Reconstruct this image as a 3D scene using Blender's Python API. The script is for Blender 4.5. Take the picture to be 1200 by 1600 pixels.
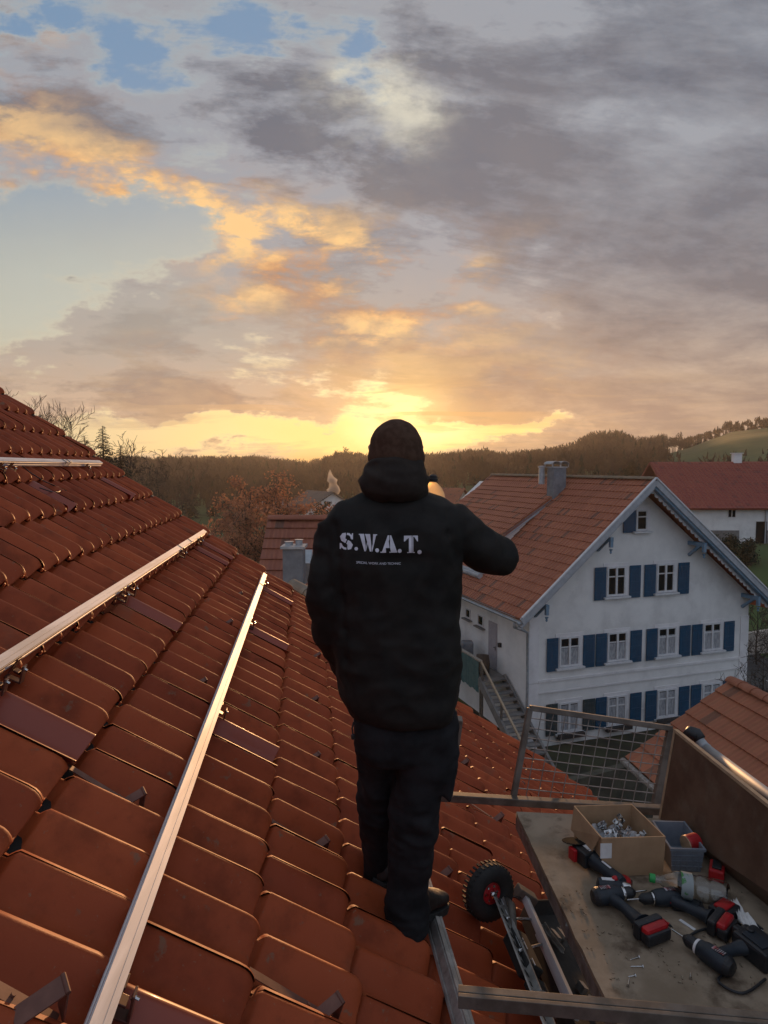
import bpy, bmesh, math, random
import numpy as np
from mathutils import Vector, Matrix, noise
from mathutils.bvhtree import BVHTree
R = math.radians
PI = math.pi
for o in list(bpy.data.objects): bpy.data.objects.remove(o)
sc = bpy.context.scene
COL = sc.collection

# ------------------------------------------------------------------ camera
F = 1030.0; PITCH = 0.0682
camd = bpy.data.cameras.new('camera'); cam = bpy.data.objects.new('camera', camd); COL.objects.link(cam)
camd.sensor_fit = 'VERTICAL'; camd.sensor_height = 36; camd.lens = 36*F/1600
camd.clip_start = 0.05; camd.clip_end = 6000
cam.location = (0, 0, 0); cam.rotation_euler = (PI/2-PITCH, 0, 0)
sc.camera = cam

# ------------------------------------------------------------------ world
SUN_AZ, SUN_EL = R(1.9), R(4.6)
w = bpy.data.worlds.new("World"); sc.world = w; w.use_nodes = True
nt = w.node_tree
for n in list(nt.nodes): nt.nodes.remove(n)
class X:
    """a scalar in the node tree"""
    def __init__(s, tree, sock): s.t = tree; s.s = sock
    def _m(s, op, o=None, c=None):
        n = s.t.nodes.new('ShaderNodeMath'); n.operation = op
        for i, v in enumerate((s, o, c)):
            if v is None: continue
            if isinstance(v, X): s.t.links.new(v.s, n.inputs[i])
            else: n.inputs[i].default_value = v
        return X(s.t, n.outputs[0])
    def __add__(s, o): return s._m('ADD', o)
    def __sub__(s, o): return s._m('SUBTRACT', o)
    def __mul__(s, o): return s._m('MULTIPLY', o)
    def __truediv__(s, o): return s._m('DIVIDE', o)
    __radd__ = __add__; __rmul__ = __mul__
    def rsub(s, k): return s._m('MULTIPLY_ADD', -1.0, k)
    def max(s, o): return s._m('MAXIMUM', o)
    def min(s, o): return s._m('MINIMUM', o)
    def pow(s, o): return s._m('POWER', o)
    def exp(s): return s._m('EXPONENT')
    def ss(s, a, b):
        n = s.t.nodes.new('ShaderNodeMapRange'); n.interpolation_type = 'SMOOTHSTEP'
        s.t.links.new(s.s, n.inputs[0]); n.inputs[1].default_value = a; n.inputs[2].default_value = b
        return X(s.t, n.outputs[0])
def mixc(t, fac, a, b, mode='MIX'):
    n = t.nodes.new('ShaderNodeMix'); n.data_type = 'RGBA'; n.blend_type = mode; n.clamp_factor = True
    for i, v in ((0, fac), (6, a), (7, b)):
        if isinstance(v, X): t.links.new(v.s, n.inputs[i])
        elif isinstance(v, bpy.types.NodeSocket): t.links.new(v, n.inputs[i])
        elif isinstance(v, (tuple, list)): n.inputs[i].default_value = (*v, 1) if len(v) == 3 else v
        else: n.inputs[i].default_value = v
    return n.outputs[2]
def s2l(c): return tuple(((v/255+0.055)/1.055)**2.4 if v/255 > 0.04045 else v/255/12.92 for v in c)

def build_sky():
    t = nt
    out = t.nodes.new('ShaderNodeOutputWorld'); bg = t.nodes.new('ShaderNodeBackground')
    t.links.new(bg.outputs[0], out.inputs[0])
    tc = t.nodes.new('ShaderNodeTexCoord'); sp = t.nodes.new('ShaderNodeSeparateXYZ')
    t.links.new(tc.outputs['Generated'], sp.inputs[0])
    x, y, z = (X(t, sp.outputs[i]) for i in range(3))
    yy = y.max(0.12)
    A = x/yy; E = z/yy                       # tangent of azimuth and of elevation from the sunset point
    front = y.ss(0.0, 0.35)
    # the flat cloud layer overhead: direction -> point on the layer
    zz = z.max(0.0)+0.10
    def comb(a, b, c=None):
        n = t.nodes.new('ShaderNodeCombineXYZ')
        t.links.new(a.s, n.inputs[0]); t.links.new(b.s, n.inputs[1])
        if c is not None: n.inputs[2].default_value = c
        return n.outputs[0]
    def fbm(vec, scale, det=8, rough=.55, dist=0.0, off=0.0, lac=2.0):
        n = t.nodes.new('ShaderNodeTexNoise'); n.noise_dimensions = '3D'
        mp = t.nodes.new('ShaderNodeMapping'); mp.inputs['Location'].default_value = (off, off*1.7, off*.3)
        t.links.new(vec, mp.inputs[0]); t.links.new(mp.outputs[0], n.inputs['Vector'])
        n.inputs['Scale'].default_value = scale; n.inputs['Detail'].default_value = det
        n.inputs['Roughness'].default_value = rough; n.inputs['Distortion'].default_value = dist
        n.inputs['Lacunarity'].default_value = lac
        return X(t, n.outputs[0])
    P = comb(x/zz, y/zz)
    P2 = comb((x/zz)+(-0.05), (y/zz)+0.22)     # the same layer a step towards the sun
    big = fbm(P, .85, 9, .56, .35, 3.1)
    big2 = fbm(P2, .85, 9, .56, .35, 3.1)
    fine = fbm(P, 2.6, 9, .6, .2, 7.7)
    streak = fbm(comb(A*1.0, E*5.0), 2.6, 8, .6, .6, 1.3)
    puff = fbm(comb(A*1.0, E*1.9), 5.2, 9, .60, .25, 11.9)
    band = fbm(comb(A*.75+E*.35, E*3.4+A*.5), 3.3, 9, .62, .5, 71.0); rag = fbm(comb(A*1.0+E*.3, E*2.6), 9.0, 9, .64, .3, 93.0)
    wv = comb(A*1.0, E*1.7)
    w1 = fbm(wv, 5.0, 8, .62, 0, 21.0); w2 = fbm(wv, 5.0, 8, .62, 0, 37.0); w3 = fbm(wv, 1.9, 3, .5, 0, 55.0)
    Aw = A+(w1-0.5)*0.30+(w3-0.5)*0.12; Ew = E+(w2-0.5)*0.19
    def g(px, py, sx, sy, k=1.0, tilt=0.0, warp=True):
        a0 = (px-600)/F; e0 = (730-py)/F
        dx = (Aw if warp else A)-a0; dy = (Ew if warp else E)-e0
        if tilt: dy = dy+dx*tilt
        q = (dx*(F/sx)).pow(2.0)+(dy*(F/sy)).pow(2.0)
        return (q*-1.0).exp()*k
    def s_(*a): return g(*a, warp=False)
    # clear sky: Nishita, plus a warm band of lit haze where the sun has gone down
    sky = t.nodes.new('ShaderNodeTexSky'); sky.sky_type = 'NISHITA'; sky.sun_disc = False
    sky.sun_elevation = SUN_EL; sky.sun_rotation = SUN_AZ; sky.air_density = 1.0; sky.dust_density = 1.6; sky.ozone_density = 1.4
    nis = mixc(t, 1.0, sky.outputs[0], (0.115,)*3, 'MULTIPLY')
    blue = mixc(t, E.ss(0.04, 0.60), s2l((206, 196, 160)), s2l((116, 150, 184)))
    clear = mixc(t, 0.80, nis, blue)
    clear = mixc(t, g(120, 480, 420, 100, .55), clear, s2l((180, 190, 184)))
    glow = g(640, 665, 270, 62, .85)+s_(640, 690, 300, 50, .5)
    clear = mixc(t, glow.min(1.0), clear, s2l((255, 216, 122)))
    core = g(632, 662, 110, 44, .95)
    clear = mixc(t, core, clear, (1.35, 1.05, .48))
    clear = mixc(t, s_(628, 650, 70, 46, .95), clear, (1.9, 1.35, .42))
    low = s_(560, 722, 520, 13, .75)
    clear = mixc(t, low, clear, s2l((240, 168, 80)))
    # cover
    bias = Aw.ss(-0.22, 0.26)*0.30+Aw.ss(0.20, 0.50)*0.22
    bias = bias+g(270, 150, 280, 100, .20, .25)+g(90, 190, 180, 110, .20)+g(470, 400, 260, 75, .20, .3)+g(300, 480, 230, 50, .13)+g(900, 520, 350, 110, .16)
    bias = bias+g(230, 625, 220, 34, .26)+g(860, 612, 200, 24, .26)+g(1050, 640, 330, 30, .25)+g(620, 330, 300, 130, .18)+g(70, 545, 150, 26, .14)+g(60, 500, 120, 20, .10)+g(170, 555, 300, 30, .20)+g(330, 560, 260, 40, .16)+g(420, 615, 200, 16, .16)+g(330, 505, 150, 18, .16)+g(230, 425, 160, 14, .10)
    bias = bias-g(30, 60, 90, 30, .34)-g(170, 360, 160, 45, .40)-g(250, 130, 90, 60, .22, .5)-g(600, 150, 50, 70, .36)-g(80, 450, 240, 60, .22)-g(210, 90, 90, 50, .16)+g(330, 30, 200, 40, .12)-g(520, 300, 60, 30, .12)-g(430, 90, 90, 40, .22)
    bias = bias-g(780, 668, 240, 16, .5)-g(430, 690, 460, 20, .40)-g(640, 610, 130, 45, .36)-g(500, 545, 120, 22, .14)-g(845, 505, 50, 12, .35)-g(720, 420, 90, 28, .20)-g(330, 230, 80, 40, .16)-g(400, 330, 60, 30, .14)-g(660, 440, 70, 40, .14)
    n1 = (big*0.30)+(puff*0.75)+(streak*0.40)+(fine*0.28)+(w1*0.25)+(band*0.42)+(rag*0.35)+(-0.80)
    dens = (n1+bias-0.12)
    mask = dens.ss(0.42, 0.54)
    thick = dens.ss(0.46, 0.86)
    lit = ((big-big2)*2.2+(puff-0.5)*2.2+0.45).max(0.0).min(1.0)
    warmz = g(60, 215, 130, 120, .75)+g(240, 295, 150, 40, .95, .1)+g(400, 385, 220, 60, 1.25, .25)+g(580, 460, 170, 45, .85)+g(640, 515, 110, 22, .8)+g(400, 485, 70, 20, .8)+g(520, 590, 330, 50, .45)+g(760, 560, 200, 40, .25)+g(700, 380, 120, 40, .3)
    warm = (warmz*(lit*0.8+0.3)*((puff*0.8+w1*0.7+fine*0.6+rag*0.9-1.40)*5.0).max(0.0).min(1.0)).min(1.0)
    hi = E.ss(0.0, 0.38)
    greyl = mixc(t, hi, s2l((192, 164, 136)), s2l((152, 157, 166)))
    greyd = mixc(t, hi, s2l((122, 108, 104)), s2l((98, 105, 119)))
    tex = (thick*0.80+(fine-0.5)*2.0+(puff-0.5)*1.6+(w1-0.5)*2.1+(streak-0.5)*1.2+(band-0.5)*2.6+(rag-0.5)*1.5-0.06)
    tex = ((tex-0.5+Aw.ss(.05, .50)*0.04)*(Aw.ss(-.1, .35)*-.45+1.10)+0.5).max(0.0).min(1.0)
    cl = mixc(t, tex, greyl, greyd)
    cl = mixc(t, (lit*0.14), cl, s2l((168, 152, 140)))
    cl = mixc(t, g(250, 520, 360, 80, .60), cl, s2l((160, 162, 156)))
    cl = mixc(t, warm*.92, cl, mixc(t, ((puff+fine)*1.0).ss(.85, 1.2), s2l((206, 146, 96)), s2l((255, 206, 138))))
    cl = mixc(t, g(640, 645, 190, 50, .60), cl, s2l((226, 172, 98)))
    cl = mixc(t, s_(628, 645, 70, 50, .75), cl, (1.2, .80, .28))
    cl = mixc(t, s_(480, 695, 380, 22, .4), cl, s2l((214, 168, 104)))
    thin = mixc(t, 0.5, clear, s2l((206, 196, 170)))
    base = mixc(t, dens.ss(0.34, 0.48)*0.75, clear, thin)
    front_col = mixc(t, mask*0.96, base, cl)
    st2 = fbm(comb(A*1.0, E*11.0), 3.4, 7, .58, .8, 5.2)
    sm = st2.ss(.50, .62)*(s_(500, 640, 700, 80, .85))
    front_col = mixc(t, sm*.72, front_col, mixc(t, s_(640, 650, 260, 60, 1.0), s2l((168, 146, 120)), s2l((226, 170, 94))))
    hole = g(600, 150, 60, 85, 1.1)*((puff*0.6+fine*0.6+w2*0.5-0.80)*8).max(0.0).min(1.0)
    front_col = mixc(t, hole, front_col, s2l((208, 204, 188)))
    back = mixc(t, z.ss(0.0, 0.9), s2l((172, 182, 200)), s2l((172, 180, 196)))
    back = mixc(t, (fine-.2), back, s2l((152, 164, 186)))
    col = mixc(t, front, back, front_col)
    t.links.new(col, bg.inputs[0]); bg.inputs[1].default_value = 1.0
build_sky()
sl = bpy.data.lights.new('sun', 'SUN'); sun = bpy.data.objects.new('sun', sl); COL.objects.link(sun)
sl.energy = 4.2; sl.angle = R(2.5); sl.color = (1.0, .52, .22)
sdir = Vector((math.sin(SUN_AZ)*math.cos(SUN_EL), math.cos(SUN_AZ)*math.cos(SUN_EL), math.sin(SUN_EL)))
sun.rotation_euler = (-sdir).to_track_quat('-Z', 'Y').to_euler()
sc.view_settings.view_transform = 'Standard'; sc.view_settings.look = 'None'
sc.view_settings.exposure = 0.08; sc.view_settings.gamma = 1.0; sc.view_settings.use_curve_mapping = False
sc.render.engine = 'CYCLES'
sc.cycles.use_denoising = True
sc.cycles.max_bounces = 6; sc.cycles.diffuse_bounces = 3; sc.cycles.glossy_bounces = 3; sc.cycles.volume_bounces = 0
sc.cycles.transmission_bounces = 6; sc.cycles.transparent_max_bounces = 8

# ------------------------------------------------------------------ helpers
GROUND = -11.0
def ray(px, py):
    a = (px-600)/F; b = -(py-800)/F
    return Vector((a, math.cos(PITCH)+b*math.sin(PITCH), b*math.cos(PITCH)-math.sin(PITCH)))
def at(px, py, Y): v = ray(px, py); return v*(Y/v.y)
def atz(px, py, z): v = ray(px, py); return v*(z/v.z)
def atplane(px, py, p0, n): v = ray(px, py); return v*(p0.dot(n)/v.dot(n))

class MB:
    def __init__(s): s.v = []; s.f = []; s.m = []; s.cur = 0
    def add(s, vs, fs):
        b = len(s.v); s.v += [tuple(p) for p in vs]; s.f += [tuple(b+i for i in f) for f in fs]; s.m += [s.cur]*len(fs); return s
    def box(s, c, size, rot=None):
        hx, hy, hz = (d/2 for d in size); c = Vector(c)
        vs = [Vector((i*hx, j*hy, k*hz)) for i in (-1, 1) for j in (-1, 1) for k in (-1, 1)]
        if rot is not None:
            M = rot if isinstance(rot, Matrix) else Matrix.Rotation(rot, 3, 'Z')
            vs = [M@p for p in vs]
        return s.add([p+c for p in vs], [(0, 1, 3, 2), (4, 6, 7, 5), (0, 4, 5, 1), (2, 3, 7, 6), (0, 2, 6, 4), (1, 5, 7, 3)])
    def hexa(s, a, b):
        """a, b: two quads (4 points each, same order)"""
        return s.add(list(a)+list(b), [(3, 2, 1, 0), (4, 5, 6, 7), (0, 1, 5, 4), (1, 2, 6, 5), (2, 3, 7, 6), (3, 0, 4, 7)])
    def bar(s, a, b, w, h, up=(0, 0, 1)):
        a = Vector(a); b = Vector(b); d = (b-a).normalized(); up = Vector(up); sd = d.cross(up).normalized(); up = sd.cross(d)
        q = lambda p: [p+sd*w/2+up*h/2, p-sd*w/2+up*h/2, p-sd*w/2-up*h/2, p+sd*w/2-up*h/2]
        return s.hexa(q(a), q(b))
    def tube(s, pts, rad, n=8, caps=True, squash=None):
        pts = [Vector(p) for p in pts]; m = len(pts)
        if not hasattr(rad, '__len__'): rad = [rad]*m
        rings = []; prev = None
        for i, p in enumerate(pts):
            d = (pts[min(i+1, m-1)]-pts[max(i-1, 0)]).normalized()
            if prev is None:
                ref = Vector((0, 0, 1)) if abs(d.z) < .9 else Vector((1, 0, 0)); sd = d.cross(ref).normalized()
            else: sd = (prev-d*prev.dot(d)).normalized()
            prev = sd; up = sd.cross(d)
            sq = squash[i] if squash else 1.0
            rings.append([p+sd*math.cos(2*PI*k/n)*rad[i]+up*math.sin(2*PI*k/n)*rad[i]*sq for k in range(n)])
        return s.loft(rings, caps)
    def loft(s, rings, caps=True, closed=True):
        n = len(rings[0]); vs = [p for r in rings for p in r]; fs = []
        for i in range(len(rings)-1):
            for k in range(n if closed else n-1):
                a = i*n+k; b = i*n+(k+1) % n; fs.append((a, b, b+n, a+n))
        if caps:
            fs.append(tuple(range(n-1, -1, -1))); fs.append(tuple((len(rings)-1)*n+k for k in range(n)))
        return s.add(vs, fs)
    def lathe(s, c, prof, n=24, axis=(0, 0, 1), caps=True):
        """prof: (radius, height) pairs along axis"""
        ax = Vector(axis).normalized(); ref = Vector((0, 0, 1)) if abs(ax.z) < .9 else Vector((1, 0, 0))
        u = ax.cross(ref).normalized(); v = ax.cross(u); c = Vector(c)
        return s.loft([[c+ax*h+u*r*math.cos(2*PI*k/n)+v*r*math.sin(2*PI*k/n) for k in range(n)] for r, h in prof], caps)
    def prism(s, poly, a, b):
        """poly: list of (x,y) mapped by functions a(x,y), b(x,y)"""
        n = len(poly)
        return s.add([a(*p) for p in poly]+[b(*p) for p in poly],
                     [tuple(range(n-1, -1, -1)), tuple(range(n, 2*n))]+[(i, (i+1) % n, n+(i+1) % n, n+i) for i in range(n)])
    def mesh(s, name, mats, smooth=False):
        me = bpy.data.meshes.new(name); me.from_pydata(s.v, [], s.f)
        for m in (mats if isinstance(mats, (list, tuple)) else [mats]): me.materials.append(m)
        me.polygons.foreach_set('material_index', s.m)
        if smooth: me.polygons.foreach_set('use_smooth', [True]*len(s.f))
        me.update(); return me
def fixn(me):
    bm = bmesh.new(); bm.from_mesh(me); bmesh.ops.recalc_face_normals(bm, faces=bm.faces); bm.to_mesh(me); bm.free()
MTX = {}
def tag(o, label=None, cat=None, group=None, kind=None):
    if label: o['label'] = label
    if cat: o['category'] = cat
    if group: o['group'] = group
    if kind: o['kind'] = kind
    return o
def thing(name, label, cat, loc=(0, 0, 0), rot=(0, 0, 0), group=None):
    o = bpy.data.objects.new(name, None); COL.objects.link(o); o.location = loc; o.rotation_euler = rot; o.empty_display_size = .1
    M = Matrix.Translation(Vector(loc))
    from mathutils import Euler
    M = M@Euler(rot).to_matrix().to_4x4()
    MTX[o.name] = M
    return tag(o, label, cat, group)
def part(name, mb, mat, parent=None, smooth=False, world=True, bevel=0, keepn=False):
    """link a mesh as ONE object; with world=True its coordinates are world ones"""
    me = mb.mesh(name, mat, smooth) if isinstance(mb, MB) else mb
    if not keepn: fixn(me)
    o = bpy.data.objects.new(name, me); COL.objects.link(o)
    if parent is not None:
        o.parent = parent
        M = MTX.get(parent.name, Matrix.Identity(4)); 
        if world: me.transform(M.inverted())
        MTX[o.name] = M
    else: MTX[o.name] = Matrix.Identity(4)
    if bevel:
        b = o.modifiers.new('bevel', 'BEVEL'); b.width = bevel; b.segments = 2; b.limit_method = 'ANGLE'; b.angle_limit = R(40)
    if smooth and bevel == 0 and False: pass
    return o
def dup(root, loc, rot=None, label=None):
    r = root.copy(); COL.objects.link(r); r.location = loc
    if rot is not None: r.rotation_euler = rot
    if label: r['label'] = label
    for ch in list(root.children):
        c = ch.copy(); COL.objects.link(c); c.parent = r
        for gch in ch.children:
            d = gch.copy(); COL.objects.link(d); d.parent = c
    return r

def mat(name, c, c2=None, rough=.6, metal=0, scale=8, bump=0, bscale=None, spec=.5, stretch=(1, 1, 1), trans=0, alpha=None, ior=1.45, det=6, lo=.35, hi=.65,
        dirt=None, dscale=3, damt=.5, coat=0, rvar=0, emit=None):
    m = bpy.data.materials.new(name); m.use_nodes = True; t = m.node_tree; b = t.nodes['Principled BSDF']
    b.inputs['Roughness'].default_value = rough; b.inputs['Metallic'].default_value = metal; b.inputs['Specular IOR Level'].default_value = spec
    b.inputs['IOR'].default_value = ior; b.inputs['Transmission Weight'].default_value = trans; b.inputs['Coat Weight'].default_value = coat
    if alpha is not None: b.inputs['Alpha'].default_value = alpha
    b.inputs['Base Color'].default_value = (*c, 1)
    tc = t.nodes.new('ShaderNodeTexCoord'); mp = t.nodes.new('ShaderNodeMapping'); t.links.new(tc.outputs['Object'], mp.inputs[0])
    mp.inputs['Scale'].default_value = stretch
    def nz(sc_, d=det, off=0):
        n = t.nodes.new('ShaderNodeTexNoise'); n.inputs['Scale'].default_value = sc_; n.inputs['Detail'].default_value = d; n.inputs['Roughness'].default_value = .6
        t.links.new(mp.outputs[0], n.inputs['Vector']); return X(t, n.outputs[0])
    if c2 is not None:
        n = nz(scale); col = mixc(t, n.ss(lo, hi), c, c2)
        if dirt is not None: col = mixc(t, nz(dscale, 8).ss(.5, .72)*damt, col, dirt)
        t.links.new(col, b.inputs['Base Color'])
        if rvar: t.links.new((n*rvar+(rough-rvar*.5)).s, b.inputs['Roughness'])
    if bump:
        n = nz(bscale or scale*3); bp = t.nodes.new('ShaderNodeBump'); bp.inputs['Strength'].default_value = min(1, bump*20); bp.inputs['Distance'].default_value = bump
        t.links.new(n.s, bp.inputs['Height']); t.links.new(bp.outputs[0], b.inputs['Normal'])
    return m
def smooth_part(o, ang=40):
    me = o.data
    me.polygons.foreach_set('use_smooth', [True]*len(me.polygons))
    bm = bmesh.new(); bm.from_mesh(me)
    for e in bm.edges:
        if len(e.link_faces) == 2 and e.calc_face_angle(0) > R(ang): e.smooth = False
    bm.to_mesh(me); bm.free(); return o
def remeshed(mb, voxel, smooth_it=6, fac=.5):
    """closed overlapping pieces -> one continuous surface"""
    me = mb.mesh('tmp', [None] if False else []); fixn(me)
    o = bpy.data.objects.new('tmp', me); COL.objects.link(o)
    r = o.modifiers.new('r', 'REMESH'); r.mode = 'VOXEL'; r.voxel_size = voxel; r.adaptivity = 0
    if smooth_it: s_ = o.modifiers.new('s', 'SMOOTH'); s_.factor = fac; s_.iterations = smooth_it
    bpy.context.view_layer.update()
    dg = bpy.context.evaluated_depsgraph_get(); ev = o.evaluated_get(dg)
    out = bpy.data.meshes.new_from_object(ev); bpy.data.objects.remove(o)
    out.polygons.foreach_set('use_smooth', [True]*len(out.polygons))
    return out

# ------------------------------------------------------------------ materials
M_wood = mat('wood weathered', (.16, .13, .105), (.24, .20, .165), .8, scale=9, stretch=(1, 1, 1), bump=.0015, bscale=60, dirt=(.05, .04, .03), dscale=14)
M_ply = mat('plywood dirty', (.115, .098, .08), (.19, .165, .14), .85, scale=5, bump=.001, bscale=70, dirt=(.035, .027, .02), dscale=7, damt=.8)
M_film = mat('film faced board', (.075, .040, .025), (.12, .070, .045), .55, scale=7, bump=.0008, bscale=60, dirt=(.15, .12, .085), dscale=11, damt=.45)
M_raw = mat('raw board edge', (.30, .20, .12), (.38, .27, .17), .8, scale=20)
M_alu = mat('aluminium', (.66, .67, .69), (.56, .57, .59), .60, .45, scale=30, bump=.0004, bscale=120, stretch=(1, .08, 1), dirt=(.3, .28, .25), dscale=9)
M_alu2 = mat('aluminium dull', (.46, .45, .43), (.30, .29, .27), .55, .6, scale=14, dirt=(.10, .08, .06), dscale=18, bump=.0006, bscale=60)
M_zinc = mat('zinc', (.40, .42, .44), (.31, .33, .35), .62, .4, scale=6)
M_steel = mat('galvanised steel', (.30, .30, .29), (.20, .19, .18), .55, .7, scale=18, dirt=(.10, .07, .05), dscale=25)
M_tube = mat('dark steel tube', (.10, .085, .07), (.16, .14, .12), .6, .3, scale=12, dirt=(.20, .17, .13), dscale=20, bump=.0006)
M_hook = mat('painted steel hook', (.075, .028, .020), (.10, .04, .03), .38, .2, scale=20)
M_black = mat('black rubber', (.012, .012, .012), (.022, .021, .02), .75, scale=30, bump=.001, bscale=90)
M_blackp = mat('black plastic', (.014, .015, .017), (.022, .023, .026), .45, scale=40, bump=.0003, bscale=200)
M_navy = mat('dark blue plastic', (.012, .018, .025), (.018, .026, .036), .5, scale=30, bump=.0003, bscale=200)
M_red = mat('red plastic', (.42, .012, .016), (.30, .010, .012), .42, scale=25)
M_redrim = mat('red painted rim', (.45, .015, .02), (.33, .012, .015), .45, scale=30, dirt=(.08, .02, .02), dscale=40)
M_card = mat('cardboard', (.40, .26, .15), (.33, .21, .12), .9, scale=10, bump=.0006, bscale=50)
M_white = mat('white plastic', (.7, .7, .7), (.6, .6, .6), .5, scale=20)
M_paper = mat('paper', (.75, .74, .72), (.66, .65, .63), .9, scale=20, bump=.002, bscale=30)
M_greyp = mat('grey plastic', (.17, .20, .235), (.14, .165, .20), .5, scale=20)
M_yellow = mat('yellow paint', (.75, .50, .02), None, .5)
M_chrome = mat('shiny steel', (.6, .6, .6), (.45, .45, .45), .22, 1, scale=60)
M_clear = mat('clear plastic', (.95, .98, .98), None, .04, trans=1.0, ior=1.45)
M_water = mat('water bottle', (1.0, .90, .66), None, .20, trans=1.0, ior=1.33)  # warm sunset light from behind is put into the water colour
M_bag = mat('clear bag', (.62, .66, .70), (.35, .38, .40), .18, scale=40, trans=.35, bump=.004, bscale=60)
M_green = mat('green cap', (.02, .30, .07), None, .4)
M_label = mat('bottle label', (.26, .30, .30), (.05, .20, .05), .4, scale=16, lo=.56, hi=.60)
M_jacket = mat('black jacket fabric', (.010, .009, .008), (.018, .0155, .0135), .72, scale=14, bump=.0012, bscale=320, spec=.25)
M_hood = mat('black hood fabric', (.024, .018, .015), (.034, .026, .021), .85, scale=18, bump=.0015, bscale=260, spec=.2)
M_knit = mat('dark beanie knit', (.060, .032, .021), (.085, .048, .032), .95, scale=40, bump=.004, bscale=260, spec=.15)  # brown lens glare round the head is put into the knit colour
M_trous = mat('dark work trousers', (.009, .009, .010), (.018, .018, .020), .85, scale=12, bump=.0012, bscale=240, spec=.25)
M_boot = mat('dark leather boot', (.016, .013, .012), (.028, .022, .019), .5, scale=20, bump=.001)
M_skin = mat('skin', (.42, .25, .18), (.38, .21, .15), .55, scale=30)
M_print = mat('silver grey print', (.66, .67, .74), (.58, .59, .66), .6, scale=60)

# roof tile of the big roof: per-tile tint attribute, soil and lichen by noise
def tile_mat(name, c1, c2, rough, shiny=False):
    m = bpy.data.materials.new(name); m.use_nodes = True; t = m.node_tree; b = t.nodes['Principled BSDF']
    at_ = t.nodes.new('ShaderNodeAttribute'); at_.attribute_name = 'tint'; tint = X(t, at_.outputs['Fac'])
    tc = t.nodes.new('ShaderNodeTexCoord')
    def nz(s_, d=7, r=.6):
        n = t.nodes.new('ShaderNodeTexNoise'); n.inputs['Scale'].default_value = s_; n.inputs['Detail'].default_value = d; n.inputs['Roughness'].default_value = r
        t.links.new(tc.outputs['Object'], n.inputs['Vector']); return X(t, n.outputs[0])
    n1 = nz(5.5); n2 = nz(26); n3 = nz(1.1, 4); n4 = nz(70, 3)
    col = mixc(t, (tint*.75+(n3-.5)*1.1+.1).max(0.0).min(1.0), c1, c2)
    if not shiny:
        col = mixc(t, n1.ss(.46, .74)*.55, col, tuple(v*.42 for v in c1))
        col = mixc(t, n2.ss(.56, .72)*.45, col, tuple(v*.5 for v in c2))
        col = mixc(t, n4.ss(.66, .76)*.45, col, (.22, .17, .11)); col = mixc(t, nz(2.3, 8).ss(.60, .75)*.40, col, (.11, .07, .045)); col = mixc(t, nz(13, 9).ss(.64, .70)*.5, col, (.16, .13, .085))
    t.links.new(col, b.inputs['Base Color'])
    t.links.new(((n1-.5)*.25+rough).s, b.inputs['Roughness']); b.inputs['Specular IOR Level'].default_value = .40 if shiny else .20
    if shiny: b.inputs['Coat Weight'].default_value = .15; b.inputs['Coat Roughness'].default_value = .12
    bp = t.nodes.new('ShaderNodeBump'); bp.inputs['Strength'].default_value = .35; bp.inputs['Distance'].default_value = .0022 if not shiny else .0003
    t.links.new((n2+n4*.8+nz(190, 3)*.5).s, bp.inputs['Height']); t.links.new(bp.outputs[0], b.inputs['Normal'])
    return m
M_tile = tile_mat('clay tile', (.24, .042, .013), (.40, .084, .025), .60)
M_mtile = tile_mat('coated metal tile', (.24, .042, .018), (.28, .054, .026), .42, True)
def pan_mat(name, c1, c2, c3, cols=4.0, rough=.7):
    """distant roof: per-tile tone by cells in the roof's own UV"""
    m = bpy.data.materials.new(name); m.use_nodes = True; t = m.node_tree; b = t.nodes['Principled BSDF']
    uv = t.nodes.new('ShaderNodeUVMap'); sp = t.nodes.new('ShaderNodeSeparateXYZ'); t.links.new(uv.outputs[0], sp.inputs[0])
    U = X(t, sp.outputs[0]); V = X(t, sp.outputs[1])
    fl = lambda q: q._m('FLOOR')
    cb = t.nodes.new('ShaderNodeCombineXYZ'); t.links.new(fl(U*cols).s, cb.inputs[0]); t.links.new(fl(V).s, cb.inputs[1])
    wn = t.nodes.new('ShaderNodeTexWhiteNoise'); wn.noise_dimensions = '2D'; t.links.new(cb.outputs[0], wn.inputs['Vector']); rnd = X(t, wn.outputs['Value'])
    tc = t.nodes.new('ShaderNodeTexCoord'); n = t.nodes.new('ShaderNodeTexNoise'); n.inputs['Scale'].default_value = .7; n.inputs['Detail'].default_value = 8
    t.links.new(tc.outputs['Object'], n.inputs['Vector']); nn = X(t, n.outputs[0])
    col = mixc(t, (rnd*.55+(nn-.5)*1.6+.2).max(0.0).min(1.0), c1, c2)
    col = mixc(t, rnd.ss(.93, .95)*.75, col, c3)
    t.links.new(col, b.inputs['Base Color']); b.inputs['Roughness'].default_value = rough
    fr = (U*cols)._m('FRACT'); h = (fr*(2*PI))._m('COSINE')
    bp = t.nodes.new('ShaderNodeBump'); bp.inputs['Distance'].default_value = .03; bp.inputs['Strength'].default_value = .8
    t.links.new(h.s, bp.inputs['Height']); t.links.new(bp.outputs[0], b.inputs['Normal'])
    return m
M_pan = pan_mat('house pantile', (.25, .072, .034), (.35, .108, .052), (.10, .045, .03), 4.6)
M_pan2 = pan_mat('red sheet tile', (.22, .044, .030), (.25, .053, .036), (.15, .035, .028), 3.0)
M_pan3 = pan_mat('orange pantile', (.25, .080, .038), (.36, .125, .06), (.11, .05, .03), 4.6)
M_pan4 = pan_mat('old brown pantile', (.20, .062, .034), (.28, .092, .050), (.07, .04, .03), 4.6)
M_plaster = mat('white plaster', (.74, .73, .71), (.66, .65, .635), .9, scale=1.2, bump=.003, bscale=25, dirt=(.40, .39, .38), dscale=.6, damt=.35)
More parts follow.
